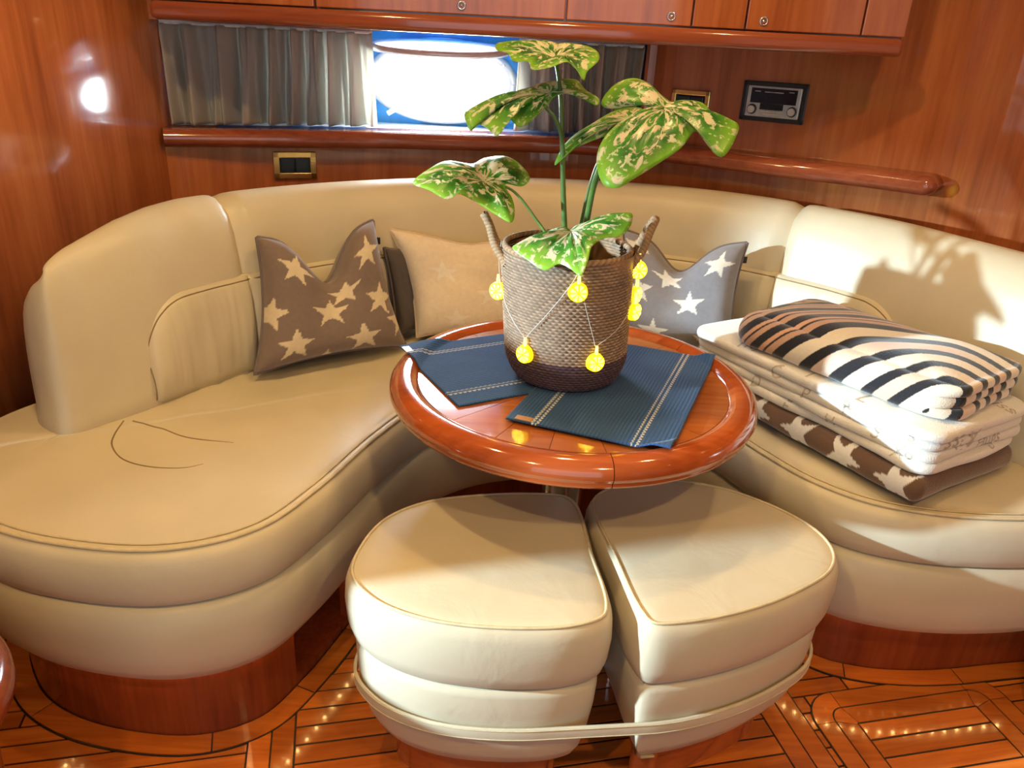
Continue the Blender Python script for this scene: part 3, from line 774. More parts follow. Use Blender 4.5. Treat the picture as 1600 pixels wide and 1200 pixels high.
def placemat(label, C, e1, L1, e2, L2, lift, s0, s1, tag_at, tag_mat):
    c = Vector((C[0], C[1], TZ)); t = thing('placemat', label, 'placemat', c, 'navy placemats on the table')
    e1 = np.array(e1) / np.linalg.norm(e1); e2 = np.array(e2) / np.linalg.norm(e2)
    n1, n2 = int(L1 / .0017), int(L2 / .0024)
    top, colr = np.zeros((n1, n2, 3)), np.zeros((n1, n2, 3))
    navy = np.array((.017, .088, .29))
    for i in range(n1):
        a = L1 * i / (n1 - 1)
        for j in range(n2):
            b_ = L2 * j / (n2 - 1)
            aa = a + (.0012 * math.sin(b_ * 700) if i in (0, n1 - 1) else 0)
            q = np.array(C) + e1 * aa + e2 * b_
            weave = ((i + j) % 2)
            top[i, j] = (q[0] - C[0], q[1] - C[1], tabletop_z(*q) + lift + .0038 + .0007 * weave - (.0006 if i % 4 == 0 else 0) - TZ)
            cc = navy * (1.0 if weave else .5) * (.6 if i % 4 == 0 else 1.1) * (1 + .25 * math.sin(i * 1.7 + 3 * math.sin(j * .05)))
            for s_ in (s0, s1):
                d = abs(a - s_)
                if .0022 < d < .0068 and (j // 2 + int(d > .0045)) % 2 == 0: cc = np.array((.62, .64, .66))
            colr[i, j] = cc
    bot = top.copy(); bot[..., 2] -= .0032
    ring_t = np.concatenate([bot[:1], top, bot[-1:]], 0); ring_c = np.concatenate([colr[:1] * .7, colr, colr[-1:] * .7], 0)
    z0 = ring_t[:, :1].copy(); z0[..., 2] -= .0032; z1 = ring_t[:, -1:].copy(); z1[..., 2] -= .0032
    z0[0, 0, 2] += .0032; z0[-1, 0, 2] += .0032; z1[0, 0, 2] += .0032; z1[-1, 0, 2] += .0032
    P = np.concatenate([z0, ring_t, z1], 1); Cc = np.concatenate([ring_c[:, :1] * .7, ring_c, ring_c[:, -1:] * .7], 1)
    cl = grid('cloth', P, M['mat'], t, flip=False); set_col(cl, Cc)
    ta, tb = tag_at; ang = math.atan2(e1[1], e1[0])
    q = np.array(C) + e1 * ta + e2 * tb
    g = box('fabric_tag', (q[0] - C[0], q[1] - C[1], tabletop_z(*q) + lift + .0045 - TZ), (.030, .016, .0016), tag_mat, t, ang, .0006)
    return t
m1 = placemat('navy woven placemat under the basket pointing to the star pillow', (-.240, 1.516), (.49, -.87), .298, (.87, .49), .40, 0, .050, .245, (.035, .006), M['white_label'])
m2 = placemat('navy woven placemat under the basket reaching the front right of the table', (-.008, 1.208), (.941, -.338), .285, (.36, .933), .455, .0050, .052, .225, (.030, .010), M['tan_leather'])

# ================================================================== BASKET
BC = Vector((.103, 1.420, TZ + .0096)); BH = .250
def brad(v): return .094 + .020 * min(1, v * 6) ** .6 + .007 * v - .004 * max(0, v - .85) / .15
M['weave'] = color_mat('seagrass_weave', .8, noise_amt=.3, nscale=170)
bas = thing('basket', 'tall woven seagrass basket with dark band at the bottom on the placemats', 'basket', BC)
nrow, spr = 44, 5; nst, sps = 62, 7
NV, NU = nrow * spr + 1, nst * sps
P, C_ = np.zeros((NU, NV, 3)), np.zeros((NU, NV, 3))
rowcol = rng.uniform(.8, 1.15, (nrow + 1, nst + 1))
for j in range(NV):
    v = j / (NV - 1); row = min(int(j / spr), nrow - 1); fr_ = (j / spr) - row
    rb = math.sin(math.pi * fr_)
    sx = -.014 * v
    for i in range(NU):
        k = i / sps + .5 * (row % 2) + .35 * fr_; st_ = int(k) % nst; f2 = k - int(k)
        bump = max(rb, .0) * (.35 + .65 * math.sin(math.pi * f2))
        rr = brad(v) + .0042 * bump
        a = 2 * math.pi * i / NU
        P[i, j] = (sx + rr * math.cos(a), rr * math.sin(a), BH * v + .002 * rb)
        base_c = np.array((.36, .25, .175)) if v > .235 else np.array((.105, .062, .085))
        C_[i, j] = base_c * rowcol[row, st_] * (.45 + .6 * bump)
wv_ = grid('woven_side', P, M['weave'], bas, cu=True); set_col(wv_, C_)
# rolled rim, inner wall and bottom
rimc = [(-.014 + (brad(1) - .001) * math.cos(a), (brad(1) - .001) * math.sin(a), BH + .001) for a in np.linspace(0, 2 * np.pi, 121)[:-1]]
def rope(name, C, rad, parent, twist, closed=False, n=12, colr=(.34, .21, .115)):
    C = np.asarray(C, float); m_ = len(C)
    o = tube(name, C, rad, M['weave'], parent, n, closed)
    co = np.array([v.co[:] for v in o.data.vertices]); cc = np.full((len(co), 3), .15)
    for i in range(m_):
        for k in range(n):
            h = abs(math.sin(math.pi * (i * twist + 2 * k / n)))
            co[i * n + k] = C[i] + (co[i * n + k] - C[i]) * (.80 + .28 * h)
            cc[i * n + k] = np.array(colr) * (.4 + .8 * h)
    o.data.vertices.foreach_set('co', co.ravel()); set_col(o, cc)
    return o
rope('rim', resample(np.array(rimc + rimc[:1]), 240, True), .0055, bas, .25, True)
inner = lathe('inner_wall', [(brad(1) - .006, BH), (brad(.5) - .008, BH * .5), (.10, .03), (.085, .004), (.0005, .004)], M['tan_leather'], bas, 48)
for sgn, apex, spread in ((-1, Vector((-.172, .03, .298)), R(17)), (1, Vector((.146, .03, .303)), R(14))):
    rr = brad(1) - .002; mid = math.pi if sgn < 0 else 0.0
    e0 = Vector((-.014 + rr * math.cos(mid - spread), rr * math.sin(mid - spread), BH - .03)); e1_ = Vector((-.014 + rr * math.cos(mid + spread), rr * math.sin(mid + spread), BH - .03))
    pts = [e0, e0.lerp(apex, .35) + Vector((sgn * .006, -.004, 0)), e0.lerp(apex, .78) + Vector((0, -.008, 0)), apex, e1_.lerp(apex, .78) + Vector((0, .008, 0)), e1_.lerp(apex, .35) + Vector((sgn * .006, .004, 0)), e1_]
    rope('handle', catmull([tuple(q) for q in pts], 90), .0078, bas, .33)

# ================================================================== PLANT
LEAF = {}
LEAF['lower left leaf'] = ((-0.069, 1.43, 1.009),[(-0.189, 1.37, 1.01), (-0.165, 1.42, 1.029), (-0.138, 1.47, 1.036), (-0.095, 1.49, 1.03), (-0.074, 1.52, 1.037), (-0.035, 1.53, 1.041), (-0.004, 1.51, 1.029), (0.013, 1.47, 1.01), (-0.001, 1.45, 1.0), (-0.031, 1.44, 1.004), (-0.017, 1.4, 0.987), (-0.011, 1.37, 0.971), (-0.016, 1.34, 0.957), (-0.043, 1.35, 0.967), (-0.077, 1.36, 0.984), (-0.11, 1.35, 0.999), (-0.125, 1.34, 0.991), (-0.159, 1.35, 1.003)])
LEAF['top leaf'] = ((0.045, 1.45, 1.218),[(0.088, 1.33, 1.191), (0.095, 1.36, 1.203), (0.115, 1.4, 1.219), (0.115, 1.46, 1.233), (0.089, 1.54, 1.241), (0.05, 1.58, 1.237), (0.008, 1.58, 1.241), (-0.032, 1.54, 1.24), (-0.058, 1.5, 1.236), (-0.056, 1.46, 1.226), (-0.037, 1.44, 1.222), (-0.025, 1.41, 1.211), (-0.001, 1.39, 1.212), (0.007, 1.36, 1.201), (0.035, 1.36, 1.206), (0.061, 1.38, 1.215), (0.076, 1.35, 1.206)])
LEAF['middle left leaf'] = ((0.038, 1.44, 1.162),[(-0.103, 1.37, 1.126), (-0.095, 1.4, 1.134), (-0.065, 1.45, 1.144), (-0.022, 1.5, 1.158), (0.024, 1.53, 1.172), (0.064, 1.53, 1.18), (0.086, 1.51, 1.184), (0.102, 1.47, 1.17), (0.124, 1.43, 1.158), (0.119, 1.41, 1.149), (0.095, 1.42, 1.157), (0.067, 1.43, 1.164), (0.049, 1.43, 1.159), (0.032, 1.41, 1.141), (0.014, 1.38, 1.125), (-0.01, 1.36, 1.112), (-0.029, 1.37, 1.124), (-0.045, 1.33, 1.099), (-0.064, 1.35, 1.109), (-0.087, 1.37, 1.114), (-0.09, 1.35, 1.102)])
LEAF['big right leaf'] = ((0.235, 1.42, 1.15),[(0.316, 1.3, 1.088), (0.345, 1.34, 1.116), (0.354, 1.38, 1.134), (0.321, 1.42, 1.144), (0.306, 1.45, 1.159), (0.282, 1.46, 1.161), (0.255, 1.46, 1.157), (0.238, 1.47, 1.166), (0.213, 1.49, 1.185), (0.188, 1.5, 1.191), (0.153, 1.48, 1.179), (0.13, 1.44, 1.147), (0.157, 1.43, 1.143), (0.195, 1.43, 1.152), (0.211, 1.42, 1.149), (0.177, 1.4, 1.137), (0.134, 1.37, 1.102), (0.121, 1.34, 1.068), (0.134, 1.3, 1.034), (0.154, 1.29, 1.033), (0.18, 1.3, 1.047), (0.217, 1.32, 1.068), (0.259, 1.34, 1.096), (0.28, 1.36, 1.12), (0.286, 1.35, 1.119), (0.298, 1.33, 1.104)])
LEAF['narrow rear leaf'] = ((0.192, 1.51, 1.117),[(0.055, 1.42, 1.045), (0.062, 1.44, 1.063), (0.081, 1.47, 1.086), (0.122, 1.51, 1.11), (0.171, 1.55, 1.133), (0.213, 1.56, 1.138), (0.227, 1.54, 1.127), (0.197, 1.5, 1.109), (0.156, 1.48, 1.096), (0.109, 1.45, 1.081), (0.08, 1.43, 1.068)])
LEAF['drooping front leaf'] = ((0.091, 1.375, 0.939),[(0.103, 1.245, 0.896), (0.086, 1.265, 0.902), (0.067, 1.28, 0.905), (0.047, 1.275, 0.894), (0.016, 1.295, 0.904), (-0.012, 1.32, 0.919), (0.015, 1.34, 0.927), (0.048, 1.37, 0.938), (0.077, 1.39, 0.944), (0.088, 1.382, 0.942), (0.105, 1.395, 0.949), (0.139, 1.4, 0.957), (0.172, 1.4, 0.969), (0.196, 1.395, 0.973), (0.194, 1.37, 0.957), (0.175, 1.345, 0.943), (0.146, 1.33, 0.941), (0.123, 1.3, 0.933), (0.114, 1.265, 0.914)])
STEM = [([(0.051, 1.42, 0.86), (0.051, 1.42, 0.914), (0.025, 1.43, 0.949), (-0.004, 1.44, 0.982), (-0.024, 1.44, 0.997), (-0.065, 1.432, 1.008)], .0032, .0022),
        ([(0.090, 1.43, 0.83), (0.088, 1.43, 0.88), (0.080, 1.43, 0.946), (0.073, 1.43, 1.009), (0.065, 1.435, 1.096), (0.058, 1.44, 1.159), (0.051, 1.445, 1.195), (0.045, 1.448, 1.217)], .0062, .0030),
        ([(0.070, 1.432, 1.055), (0.067, 1.432, 1.08), (0.060, 1.430, 1.105), (0.048, 1.43, 1.126), (0.032, 1.432, 1.143), (0.037, 1.438, 1.160)], .0042, .0030),
        ([(0.111, 1.43, 0.83), (0.113, 1.43, 0.881), (0.120, 1.42, 0.95), (0.127, 1.40, 1.022), (0.143, 1.385, 1.079), (0.172, 1.39, 1.119), (0.204, 1.405, 1.14), (0.233, 1.418, 1.15)], .0068, .0040),
        ([(0.108, 1.44, 0.84), (0.115, 1.45, 0.957), (0.143, 1.48, 1.06), (0.192, 1.508, 1.116)], .0040, .0025),
        ([(0.099, 1.40, 0.84), (0.094, 1.39, 0.903), (0.091, 1.377, 0.937)], .0035, .0025)]
def leaf_material():
    mt, nt, b = newmat('variegated_leaf')
    at_ = nd(nt, 'ShaderNodeAttribute'); at_.attribute_name = 'Col'          # r: distance from stalk, g: vein
    sp = nd(nt, 'ShaderNodeSeparateColor'); nt.links.new(at_.outputs['Color'], sp.inputs[0])
    tc = nd(nt, 'ShaderNodeTexCoord')
    uv = nd(nt, 'ShaderNodeMapping'); uv.inputs['Scale'].default_value = (26, 5.0, 1); nt.links.new(tc.outputs['UV'], uv.inputs['Vector'])
    n1 = nd(nt, 'ShaderNodeTexNoise'); n1.inputs['Scale'].default_value = 1.0; n1.inputs['Detail'].default_value = 4; n1.inputs['Roughness'].default_value = .6; n1.inputs['Distortion'].default_value = .8
    nt.links.new(uv.outputs[0], n1.inputs['Vector'])
    n2 = nd(nt, 'ShaderNodeTexNoise'); n2.inputs['Scale'].default_value = 95; n2.inputs['Detail'].default_value = 3; nt.links.new(tc.outputs['Object'], n2.inputs['Vector'])
    n3 = nd(nt, 'ShaderNodeTexNoise'); n3.inputs['Scale'].default_value = 30; n3.inputs['Detail'].default_value = 2; nt.links.new(tc.outputs['Object'], n3.inputs['Vector'])
    gr = ramp(nt, [(.25, (.012, .075, .016)), (.5, (.045, .24, .028)), (.8, (.15, .44, .035))]); nt.links.new(n3.outputs['Fac'], gr.inputs[0])
    ed = nd(nt, 'ShaderNodeMapRange'); ed.inputs['From Min'].default_value = .72; ed.inputs['From Max'].default_value = 1.0; nt.links.new(sp.outputs[0], ed.inputs['Value'])
    m1_ = nd(nt, 'ShaderNodeMix', data_type='RGBA'); m1_.inputs[7].default_value = (.28, .58, .05, 1)
    nt.links.new(ed.outputs[0], m1_.inputs[0]); nt.links.new(gr.outputs[0], m1_.inputs[6])
    # cream splashes, more of them near the stalk
    th = nd(nt, 'ShaderNodeMath', operation='MULTIPLY_ADD'); th.inputs[1].default_value = -.13; nt.links.new(sp.outputs[0], th.inputs[0]); nt.links.new(n1.outputs['Fac'], th.inputs[2])
    cr = nd(nt, 'ShaderNodeMapRange'); cr.inputs['From Min'].default_value = .45; cr.inputs['From Max'].default_value = .49; nt.links.new(th.outputs[0], cr.inputs['Value'])
    pk = ramp(nt, [(.35, (.70, .71, .52)), (.65, (.74, .60, .48))]); nt.links.new(n3.outputs['Fac'], pk.inputs[0])
    m2_ = nd(nt, 'ShaderNodeMix', data_type='RGBA'); nt.links.new(cr.outputs[0], m2_.inputs[0]); nt.links.new(m1_.outputs[2], m2_.inputs[6]); nt.links.new(pk.outputs[0], m2_.inputs[7])
    sk = nd(nt, 'ShaderNodeMapRange'); sk.inputs['From Min'].default_value = .60; sk.inputs['From Max'].default_value = .64; nt.links.new(n2.outputs['Fac'], sk.inputs['Value'])
    m3_ = nd(nt, 'ShaderNodeMix', data_type='RGBA'); m3_.inputs[7].default_value = (.58, .66, .40, 1); nt.links.new(sk.outputs[0], m3_.inputs[0]); nt.links.new(m2_.outputs[2], m3_.inputs[6])
    m4_ = nd(nt, 'ShaderNodeMix', data_type='RGBA'); m4_.inputs[7].default_value = (.05, .22, .03, 1); nt.links.new(sp.outputs[1], m4_.inputs[0]); nt.links.new(m3_.outputs[2], m4_.inputs[6])
    nt.links.new(m4_.outputs[2], b.inputs['Base Color']); b.inputs['Roughness'].default_value = .36
    tl = nd(nt, 'ShaderNodeBsdfTranslucent'); nt.links.new(m4_.outputs[2], tl.inputs['Color'])
    ms = nd(nt, 'ShaderNodeMixShader'); ms.inputs[0].default_value = .30
    nt.links.new(b.outputs[0], ms.inputs[1]); nt.links.new(tl.outputs[0], ms.inputs[2]); nt.links.new(ms.outputs[0], nt.nodes['Material Output'].inputs['Surface'])
    return mt
M['leaf'] = leaf_material()
M['stem'] = simple('green_stem', (.085, .17, .035), .35, var=.35, scale=30)
PO = Vector((.092, 1.425, BC.z + .16))
plant = thing('potted_plant', 'variegated green and cream leafy plant standing in the seagrass basket', 'plant', PO)
for pts, r0, r1 in STEM:
    C = catmull([tuple(Vector(q) - PO) for q in pts], 36); tube('stem', C, np.linspace(r0, r1, 36), M['stem'], plant, 9)
def make_leaf(lab, A, O):
    A = np.array(A); n_ = 150
    OC = catmull(O, n_, True)
    nr = 16
    cen = OC.mean(0); U, S, Vt = np.linalg.svd(OC - cen); nrm = Vt[2]; nrm = nrm if nrm[2] > 0 else -nrm
    size = np.linalg.norm(OC - A, axis=1)
    rows, colr, uv = [], [], []
    seg = arclen(np.r_[OC, OC[:1]]); per = seg[-1]
    nvein = 13
    for i in range(n_):
        th = seg[i] / per; rr, cc = [], []
        for k in range(nr):
            rho = k / (nr - 1)
            ve = abs(math.sin(math.pi * nvein * th))
            h = size[i] * (.10 * math.sin(math.pi * rho) + .022 * rho * (1 - rho) * 4 * (ve - .5))
            q = A + (OC[i] - A) * rho + nrm * h - PO
            rr.append(q); cc.append((rho, max(0, 1 - ve * 9) * .55 * (1 - rho * .5), 0)); uv.append((th, rho * per))
        rows.append(rr); colr.append(cc)
    o = grid('leaf', rows, M['leaf'], plant, cu=True); set_col(o, colr); set_uv(o, uv)
    md = o.modifiers.new('thick', 'SOLIDIFY'); md.thickness = .0007
    o['label'] = lab
for k_, (A, O) in LEAF.items(): make_leaf(k_, A, O)
M['soil'] = simple('dark_soil', (.035, .022, .014), .95, var=.5, scale=120, bump=.8, bscale=90)
lathe('soil', [(.0005, .008), (.06, .006), (.100, .0), (.100, -.02), (.0005, -.02)], M['soil'], plant, 40, (BC.x - .008 - PO.x, BC.y - PO.y))

# ================================================================== STRING LIGHTS
sl = thing('string_lights', 'string of glowing yellow lemon slice lights hung round the basket', 'string lights', BC)
M['lemon'] = glow('lemon_glow', (1.0, .68, .005), 2.2)
M['lemon_core'] = glow('lemon_core', (1.0, .84, .10), 5.5)
M['wire'] = simple('clear_wire', (.60, .58, .54), .3)
def bulb(z, ang, out=.010, tilt=0.0):
    v = (z - BC.z) / BH; rr = brad(v) + out
    a = R(ang); c = Vector((-.014 * v + rr * math.cos(a), rr * math.sin(a), z - BC.z))
    Rm = Matrix.Rotation(a + math.pi / 2 + tilt, 4, 'Z')      # local -Y faces away from the basket
    T = Matrix.Translation(c) @ Rm
    bm = bmesh.new()
    bmesh.ops.create_cone(bm, cap_ends=True, segments=28, radius1=.0175, radius2=.0160, depth=.009, matrix=T @ Matrix.Rotation(R(90), 4, 'X'))
    o = bm_obj('lemon_light', bm, M['lemon'], sl)
    bm = bmesh.new()
    for k in range(8):      # eight flesh segments standing proud of the disc
        t0, t1 = R(45 * k + 5), R(45 * k + 40)
        vs = []
        for yy in (-.0045, -.0060):
            for rad_, tt_ in ((.003, (t0 + t1) / 2), (.0135, t0 + .06), (.0142, (t0 + t1) / 2), (.0135, t1 - .06)):
                vs.append(bm.verts.new(T @ Vector((rad_ * math.cos(tt_), yy, rad_ * math.sin(tt_)))))
        bm.faces.new(vs[4:]); bm.faces.new(vs[:4][::-1])
        for q in range(4): bm.faces.new((vs[q], vs[(q + 1) % 4], vs[4 + (q + 1) % 4], vs[4 + q]))
    sg = bm_obj('segments', bm, M['lemon_core'], o)
    bm = bmesh.new(); bmesh.ops.create_cone(bm, cap_ends=True, segments=10, radius1=.0035, radius2=.0022, depth=.016, matrix=T @ Matrix.Translation((0, .0, .0235)))
    bm_obj('bulb_stem', bm, M['lemon_core'], o, True)
    return c + Vector((0, 0, .031))
hang = []
for z, ang, out, tl in ((.813, 186, .012, R(50)), (.722, 231, .010, 0), (.720, 293, .010, 0), (.792, 346, .012, R(-25)), (.868, 352, .012, R(-70)), (.812, 4, .014, R(-40)), (.853, 276, .010, 0)):
    hang.append((ang if ang > 90 else ang + 360, bulb(z, ang, out, tl)))
hang.sort(key=lambda t: t[0])
pts = []
def basket_pt(ang, z, out=.007):
    v = (z - BC.z) / BH; rr = brad(min(max(v, 0), 1)) + out; a = R(ang); return Vector((-.014 * v + rr * math.cos(a), rr * math.sin(a), z - BC.z))
seq = [(172, .93 - .03), (180, .86)] + [(a, c.z + BC.z) for a, c in hang]
dense = []
for (a0, z0), (a1, z1) in zip(seq[:-1], seq[1:]):
    for k in range(10):
        f_ = k / 10; sag = .006 * math.sin(math.pi * f_)
        dense.append(basket_pt(a0 + (a1 - a0) * f_, z0 + (z1 - z0) * f_ - sag))
dense.append(basket_pt(*seq[-1]))
tube('wire', catmull([tuple(q) for q in dense], 260), .0006, M['wire'], sl, 6)

# ================================================================== PILLOWS
def in_star(x, y, r0, rot=0.0):
    rr = math.hypot(x, y)
    if rr > r0: return False
    a = (math.atan2(x, y) - rot) % (2 * math.pi / 5); a = min(a, 2 * math.pi / 5 - a)
    # point inside the spike triangle between outer tip and inner corner
    ri = r0 * .40; A_ = (r0, 0.0); B_ = (ri * math.cos(math.pi / 5), ri * math.sin(math.pi / 5))
    px_, py_ = rr * math.cos(a), rr * math.sin(a)
    return (B_[0] - A_[0]) * (py_ - A_[1]) - (B_[1] - A_[1]) * (px_ - A_[0]) > 0
def pillow(name, label, corners, thick, dent, c_base, c_star, stars, mat, pipe_mat, sr=.115, slump=.0, res=110, group='pillows on the sofa', facing=(0, -1, 0), ear=.10):
    """corners: bottom left, bottom right, top right, top left"""
    BLc, BRc, TRc, TLc = [Vector(c) for c in corners]
    org = (BLc + BRc) / 2; t = thing(name, label, 'pillow', org, group)
    Y = ((BRc - BLc).cross(TLc - BLc)).normalized()
    if Y.dot(Vector(facing)) < 0: Y = -Y
    W_ = (BRc - BLc).length
    rows = {1: [], -1: []}; cols = {1: [], -1: []}
    for sgn in (1, -1):
        for i in range(res):
            u = i / (res - 1); U_ = 2 * u - 1; rr, cc = [], []
            for j in range(res):
                v = j / (res - 1); V_ = 2 * v - 1
                pin = .055
                uu = u - pin * U_ * (1 - V_ ** 2) * abs(U_) ** 2 * 1.0
                vv = v - pin * V_ * (1 - U_ ** 2) * abs(V_) ** 2
                dd = dent * math.exp(-((u - .5) / .20) ** 2) * v ** 2.2
                vv2 = vv - dd
                q = BLc * (1 - uu) * (1 - vv2) + BRc * uu * (1 - vv2) + TRc * uu * vv2 + TLc * (1 - uu) * vv2
                f_ = max(0.0, (1 - U_ ** 4)) ** .6 * max(0.0, (1 - V_ ** 4)) ** .6
                th_ = thick * f_ ** .8
                if dent: th_ *= 1 - .45 * math.exp(-((u - .5) / .13) ** 2) * v ** 1.5
                th_ += .0035 * noise.noise(Vector((u * 6, v * 6, 3.1 + sgn))) * f_
                qq = q + Y * (th_ * sgn) - org
                # belly sags
                qq.z -= slump * f_ * (1 - v)
                rr.append(qq)
                c = c_base
                if sgn > 0:
                    us, vs_ = math.floor(u * 100) / 100, math.floor(v * 100) / 100
                    for (su, sv, rot) in stars:
                        if abs(us - su) < sr and abs(vs_ - sv) < sr and in_star(us - su, vs_ - sv, sr, rot): c = c_star
                cc.append(c)
            rows[sgn].append(rr); cols[sgn].append(cc)
    P = np.array(rows[1]); Q_ = np.array(rows[-1]); C1 = np.array(cols[1]); C2 = np.array(cols[-1])
    o = grid('cover', P, mat, t); set_col(o, C1)
    o2 = grid('back_cover', Q_, mat, t, flip=True); set_col(o2, C2)
    edge = np.concatenate([P[:, 0], P[-1, 1:], P[::-1, -1][1:], P[0, ::-1][1:-1]])
    tube('piping', resample(np.r_[edge, edge[:1]], 240, True), .0042, pipe_mat, t, 8, closed=True)
    return t, P
M['knit'] = color_mat('knitted_cotton', .95, .35, .35, 420, .12, 90)
M['pipe_grey'] = simple('grey_piping', (.155, .125, .125), .8)
M['pipe_cream'] = simple('cream_piping', (.60, .47, .33), .8)
M['tag_black'] = simple('black_fabric_tag', (.015, .015, .02), .6)
taupe = (.205, .150, .130); cream = (.66, .56, .40)
p1, P1 = pillow('pillow', 'taupe knitted pillow with cream stars on the left of the sofa', [(-.602, 1.662, .500), (-.280, 1.890, .500), (-.368, 1.940, .815), (-.605, 1.765, .800)], .072, .36, taupe, cream,
    [(.20, .17, .05), (.66, .13, -.05), (.45, .42, .0), (.83, .42, .25), (.22, .76, .15), (.80, .80, .25), (.57, .60, .1), (.98, .22, 0), (.02, .42, .2), (.42, -.06, 0)], M['knit'], M['pipe_grey'], .138, .0)
grey = (.235, .225, .245); white = (.72, .70, .64)
p2, P2 = pillow('pillow', 'grey knitted pillow with white stars leaning right of the basket', [(.262, 2.02, .506), (.575, 1.905, .506), (.583, 1.985, .796), (.278, 2.090, .790)], .065, .26, grey, white,
    [(.13, .86, .2), (.82, .80, .25), (.20, .50, -.15), (.62, .45, .0), (.44, .72, -.3), (.36, .12, 0), (.80, .10, .05)], M['knit'], M['pipe_grey'], .136)
beige = (.76, .66, .54); pale = (.82, .76, .68)
p3, P3 = pillow('pillow', 'cream pillow with faint stars behind the basket', [(-.262, 1.965, .500), (.06, 2.02, .506), (.05, 2.085, .755), (-.345, 2.035, .772)], .055, .05, beige, pale,
    [(.30, .62, 0), (.62, .40, .1), (.34, .15, 0), (.75, .78, .2)], M['knit'], M['pipe_cream'], .115)
dk = (.085, .070, .068)
p4, P4 = pillow('pillow', 'dark grey pillow edge tucked between the taupe star pillow and the cream pillow', [(-.315, 1.955, .500), (-.225, 2.045, .500), (-.245, 2.065, .735), (-.352, 1.995, .730)], .024, .0, dk, dk, [], M['knit'], M['pipe_grey'], .1)
for par, PP, (i, j) in ((p1, P1, (109, 92)), (p2, P2, (109, 93))):
    q = PP[i, j]; box('fabric_tag', (q[0] + .006, q[1], q[2]), (.014, .003, .017), M['tag_black'], par, 0, .0006)

# ================================================================== FOLDED BLANKETS
def folded(name, label, cat, Cn, e1, e2, L1, L2, z0, layers, lh, colfn, mat, rc=.035, jit=.006, tilt=0.0, npr=9, nper=420, over=0.0, dome=.010, res_top=26, smooth_front=False):
    e1 = np.array(e1) / np.linalg.norm(e1); e2 = np.array(e2) / np.linalg.norm(e2)
    t = thing(name, label, cat, (Cn[0], Cn[1], z0), 'folded blankets stacked on the right of the sofa')
    # footprint in (a along e1, b along e2)
    pts = []
    for cx, cy, a0 in ((L1 - rc, L2 - rc, 0), (rc, L2 - rc, 90), (rc, rc, 180), (L1 - rc, rc, 270)):
        for k in range(41): a = R(a0 + 90 * k / 40); pts.append((cx + rc * math.cos(a), cy + rc * math.sin(a)))
    O = resample(np.array(pts + pts[:1]), nper, True); Nn = normals2(O, True)
    if np.sum(Nn * (O - O.mean(0))) < 0: Nn = -Nn
    prof = []
    H = layers * lh
    for l in range(layers):
        for k in range(npr):
            a = math.pi * k / (npr - 1); prof.append((l, math.sin(a) ** .6 * lh * .55 - lh * .55, H - lh * l - lh * (1 - math.cos(a)) / 2))
    cen = O.mean(0); rows, cols = [], []
    rg = random.Random(len(label)); ph = [(rg.uniform(0, 6), rg.uniform(0, 6)) for _ in range(layers)]
    def w3(a, b_, z):
        q = np.array(Cn) + e1 * a + e2 * b_
        return (q[0] - Cn[0], q[1] - Cn[1], z + tilt * b_)
    for i in range(nper):
        rr, cc = [], []
        a_, b_ = O[i]
        s_ = 2 * math.pi * i / nper
        for k in range(res_top):
            f_ = k / res_top
            f2 = 1 - (1 - f_) ** 1.0
            o0 = prof[0][1]
            if smooth_front:
                w0 = min(1.0, max(0.0, -Nn[i][0] * 1.15)) ** 2; o0 = w0 * o0 - (1 - w0) * lh * 1.6 * .9
            pa, pb = cen + (O[i] + Nn[i] * o0 - cen) * f2
            z = H + dome * (1 - f2 ** 4) + .006 * noise.noise(Vector((pa * 9, pb * 9, 4.0 + L1))) * (1 - f2 ** 6)
            rr.append(w3(pa, pb, z)); cc.append(colfn(pa, pb, H + z * 0, 0.0))
        unr = 0.0; last = None
        for l, o, z in prof:
            oo = o + jit * (math.sin(3 * s_ + ph[l][0]) + .6 * math.sin(7 * s_ + ph[l][1])) * (.4 + .6 * l / max(1, layers - 1)) - (jit if l else 0)
            if smooth_front:      # the outer layer drapes over the front side, the fold ends show only at the end
                wl_ = min(1.0, max(0.0, -Nn[i][0] * 1.15)) ** 2; zf = z / H
                sm = lh * 1.6 * (math.sin(math.acos(min(1, max(-1, 1 - 2 * (1 - zf))))) ** .7 - 1) * .9 + .012 * (1 - zf)
                oo = wl_ * oo + (1 - wl_) * sm
            pa, pb = O[i] + Nn[i] * oo
            zz = z + .002 * noise.noise(Vector((pa * 14, pb * 14, 0.0 if smooth_front else l * 3.0)))
            if last: unr += math.hypot(oo - last[0], z - last[1])
            last = (oo, z)
            rr.append(w3(pa, pb, zz)); cc.append(colfn(pa, pb, zz, unr))
        rows.append(rr); cols.append(cc)
    o = grid('fabric', rows, mat, t, cu=True, flip=True); set_col(o, cols)
    return t, o
M['fleece'] = color_mat('soft_fleece', .95, .6, .5, 350, .08, 120)
EW1, EW2 = (-.53, .848), (.848, .53)
brownc = (.130, .072, .045); starw = (.70, .70, .70)
def col_brown(a, b_, z, s):
    best = False
    for k in range(6):
        ca = .05 + k * .115
        if b_ < .03 and in_star(a - ca, z - .027, .046, .35 + .5 * (k % 2)): best = True
        if b_ > .06 and in_star(a - ca - .05, b_ - .17, .05, .2): best = True
    return starw if best else brownc
bb, bo = folded('folded_blanket', 'brown blanket with white stars at the bottom of the folded stack', 'blanket', (.752, 1.238), EW1, EW2, .60, .33, .4905, 1, .054, col_brown, M['fleece'], .022, .003, npr=22, nper=760, dome=.002)
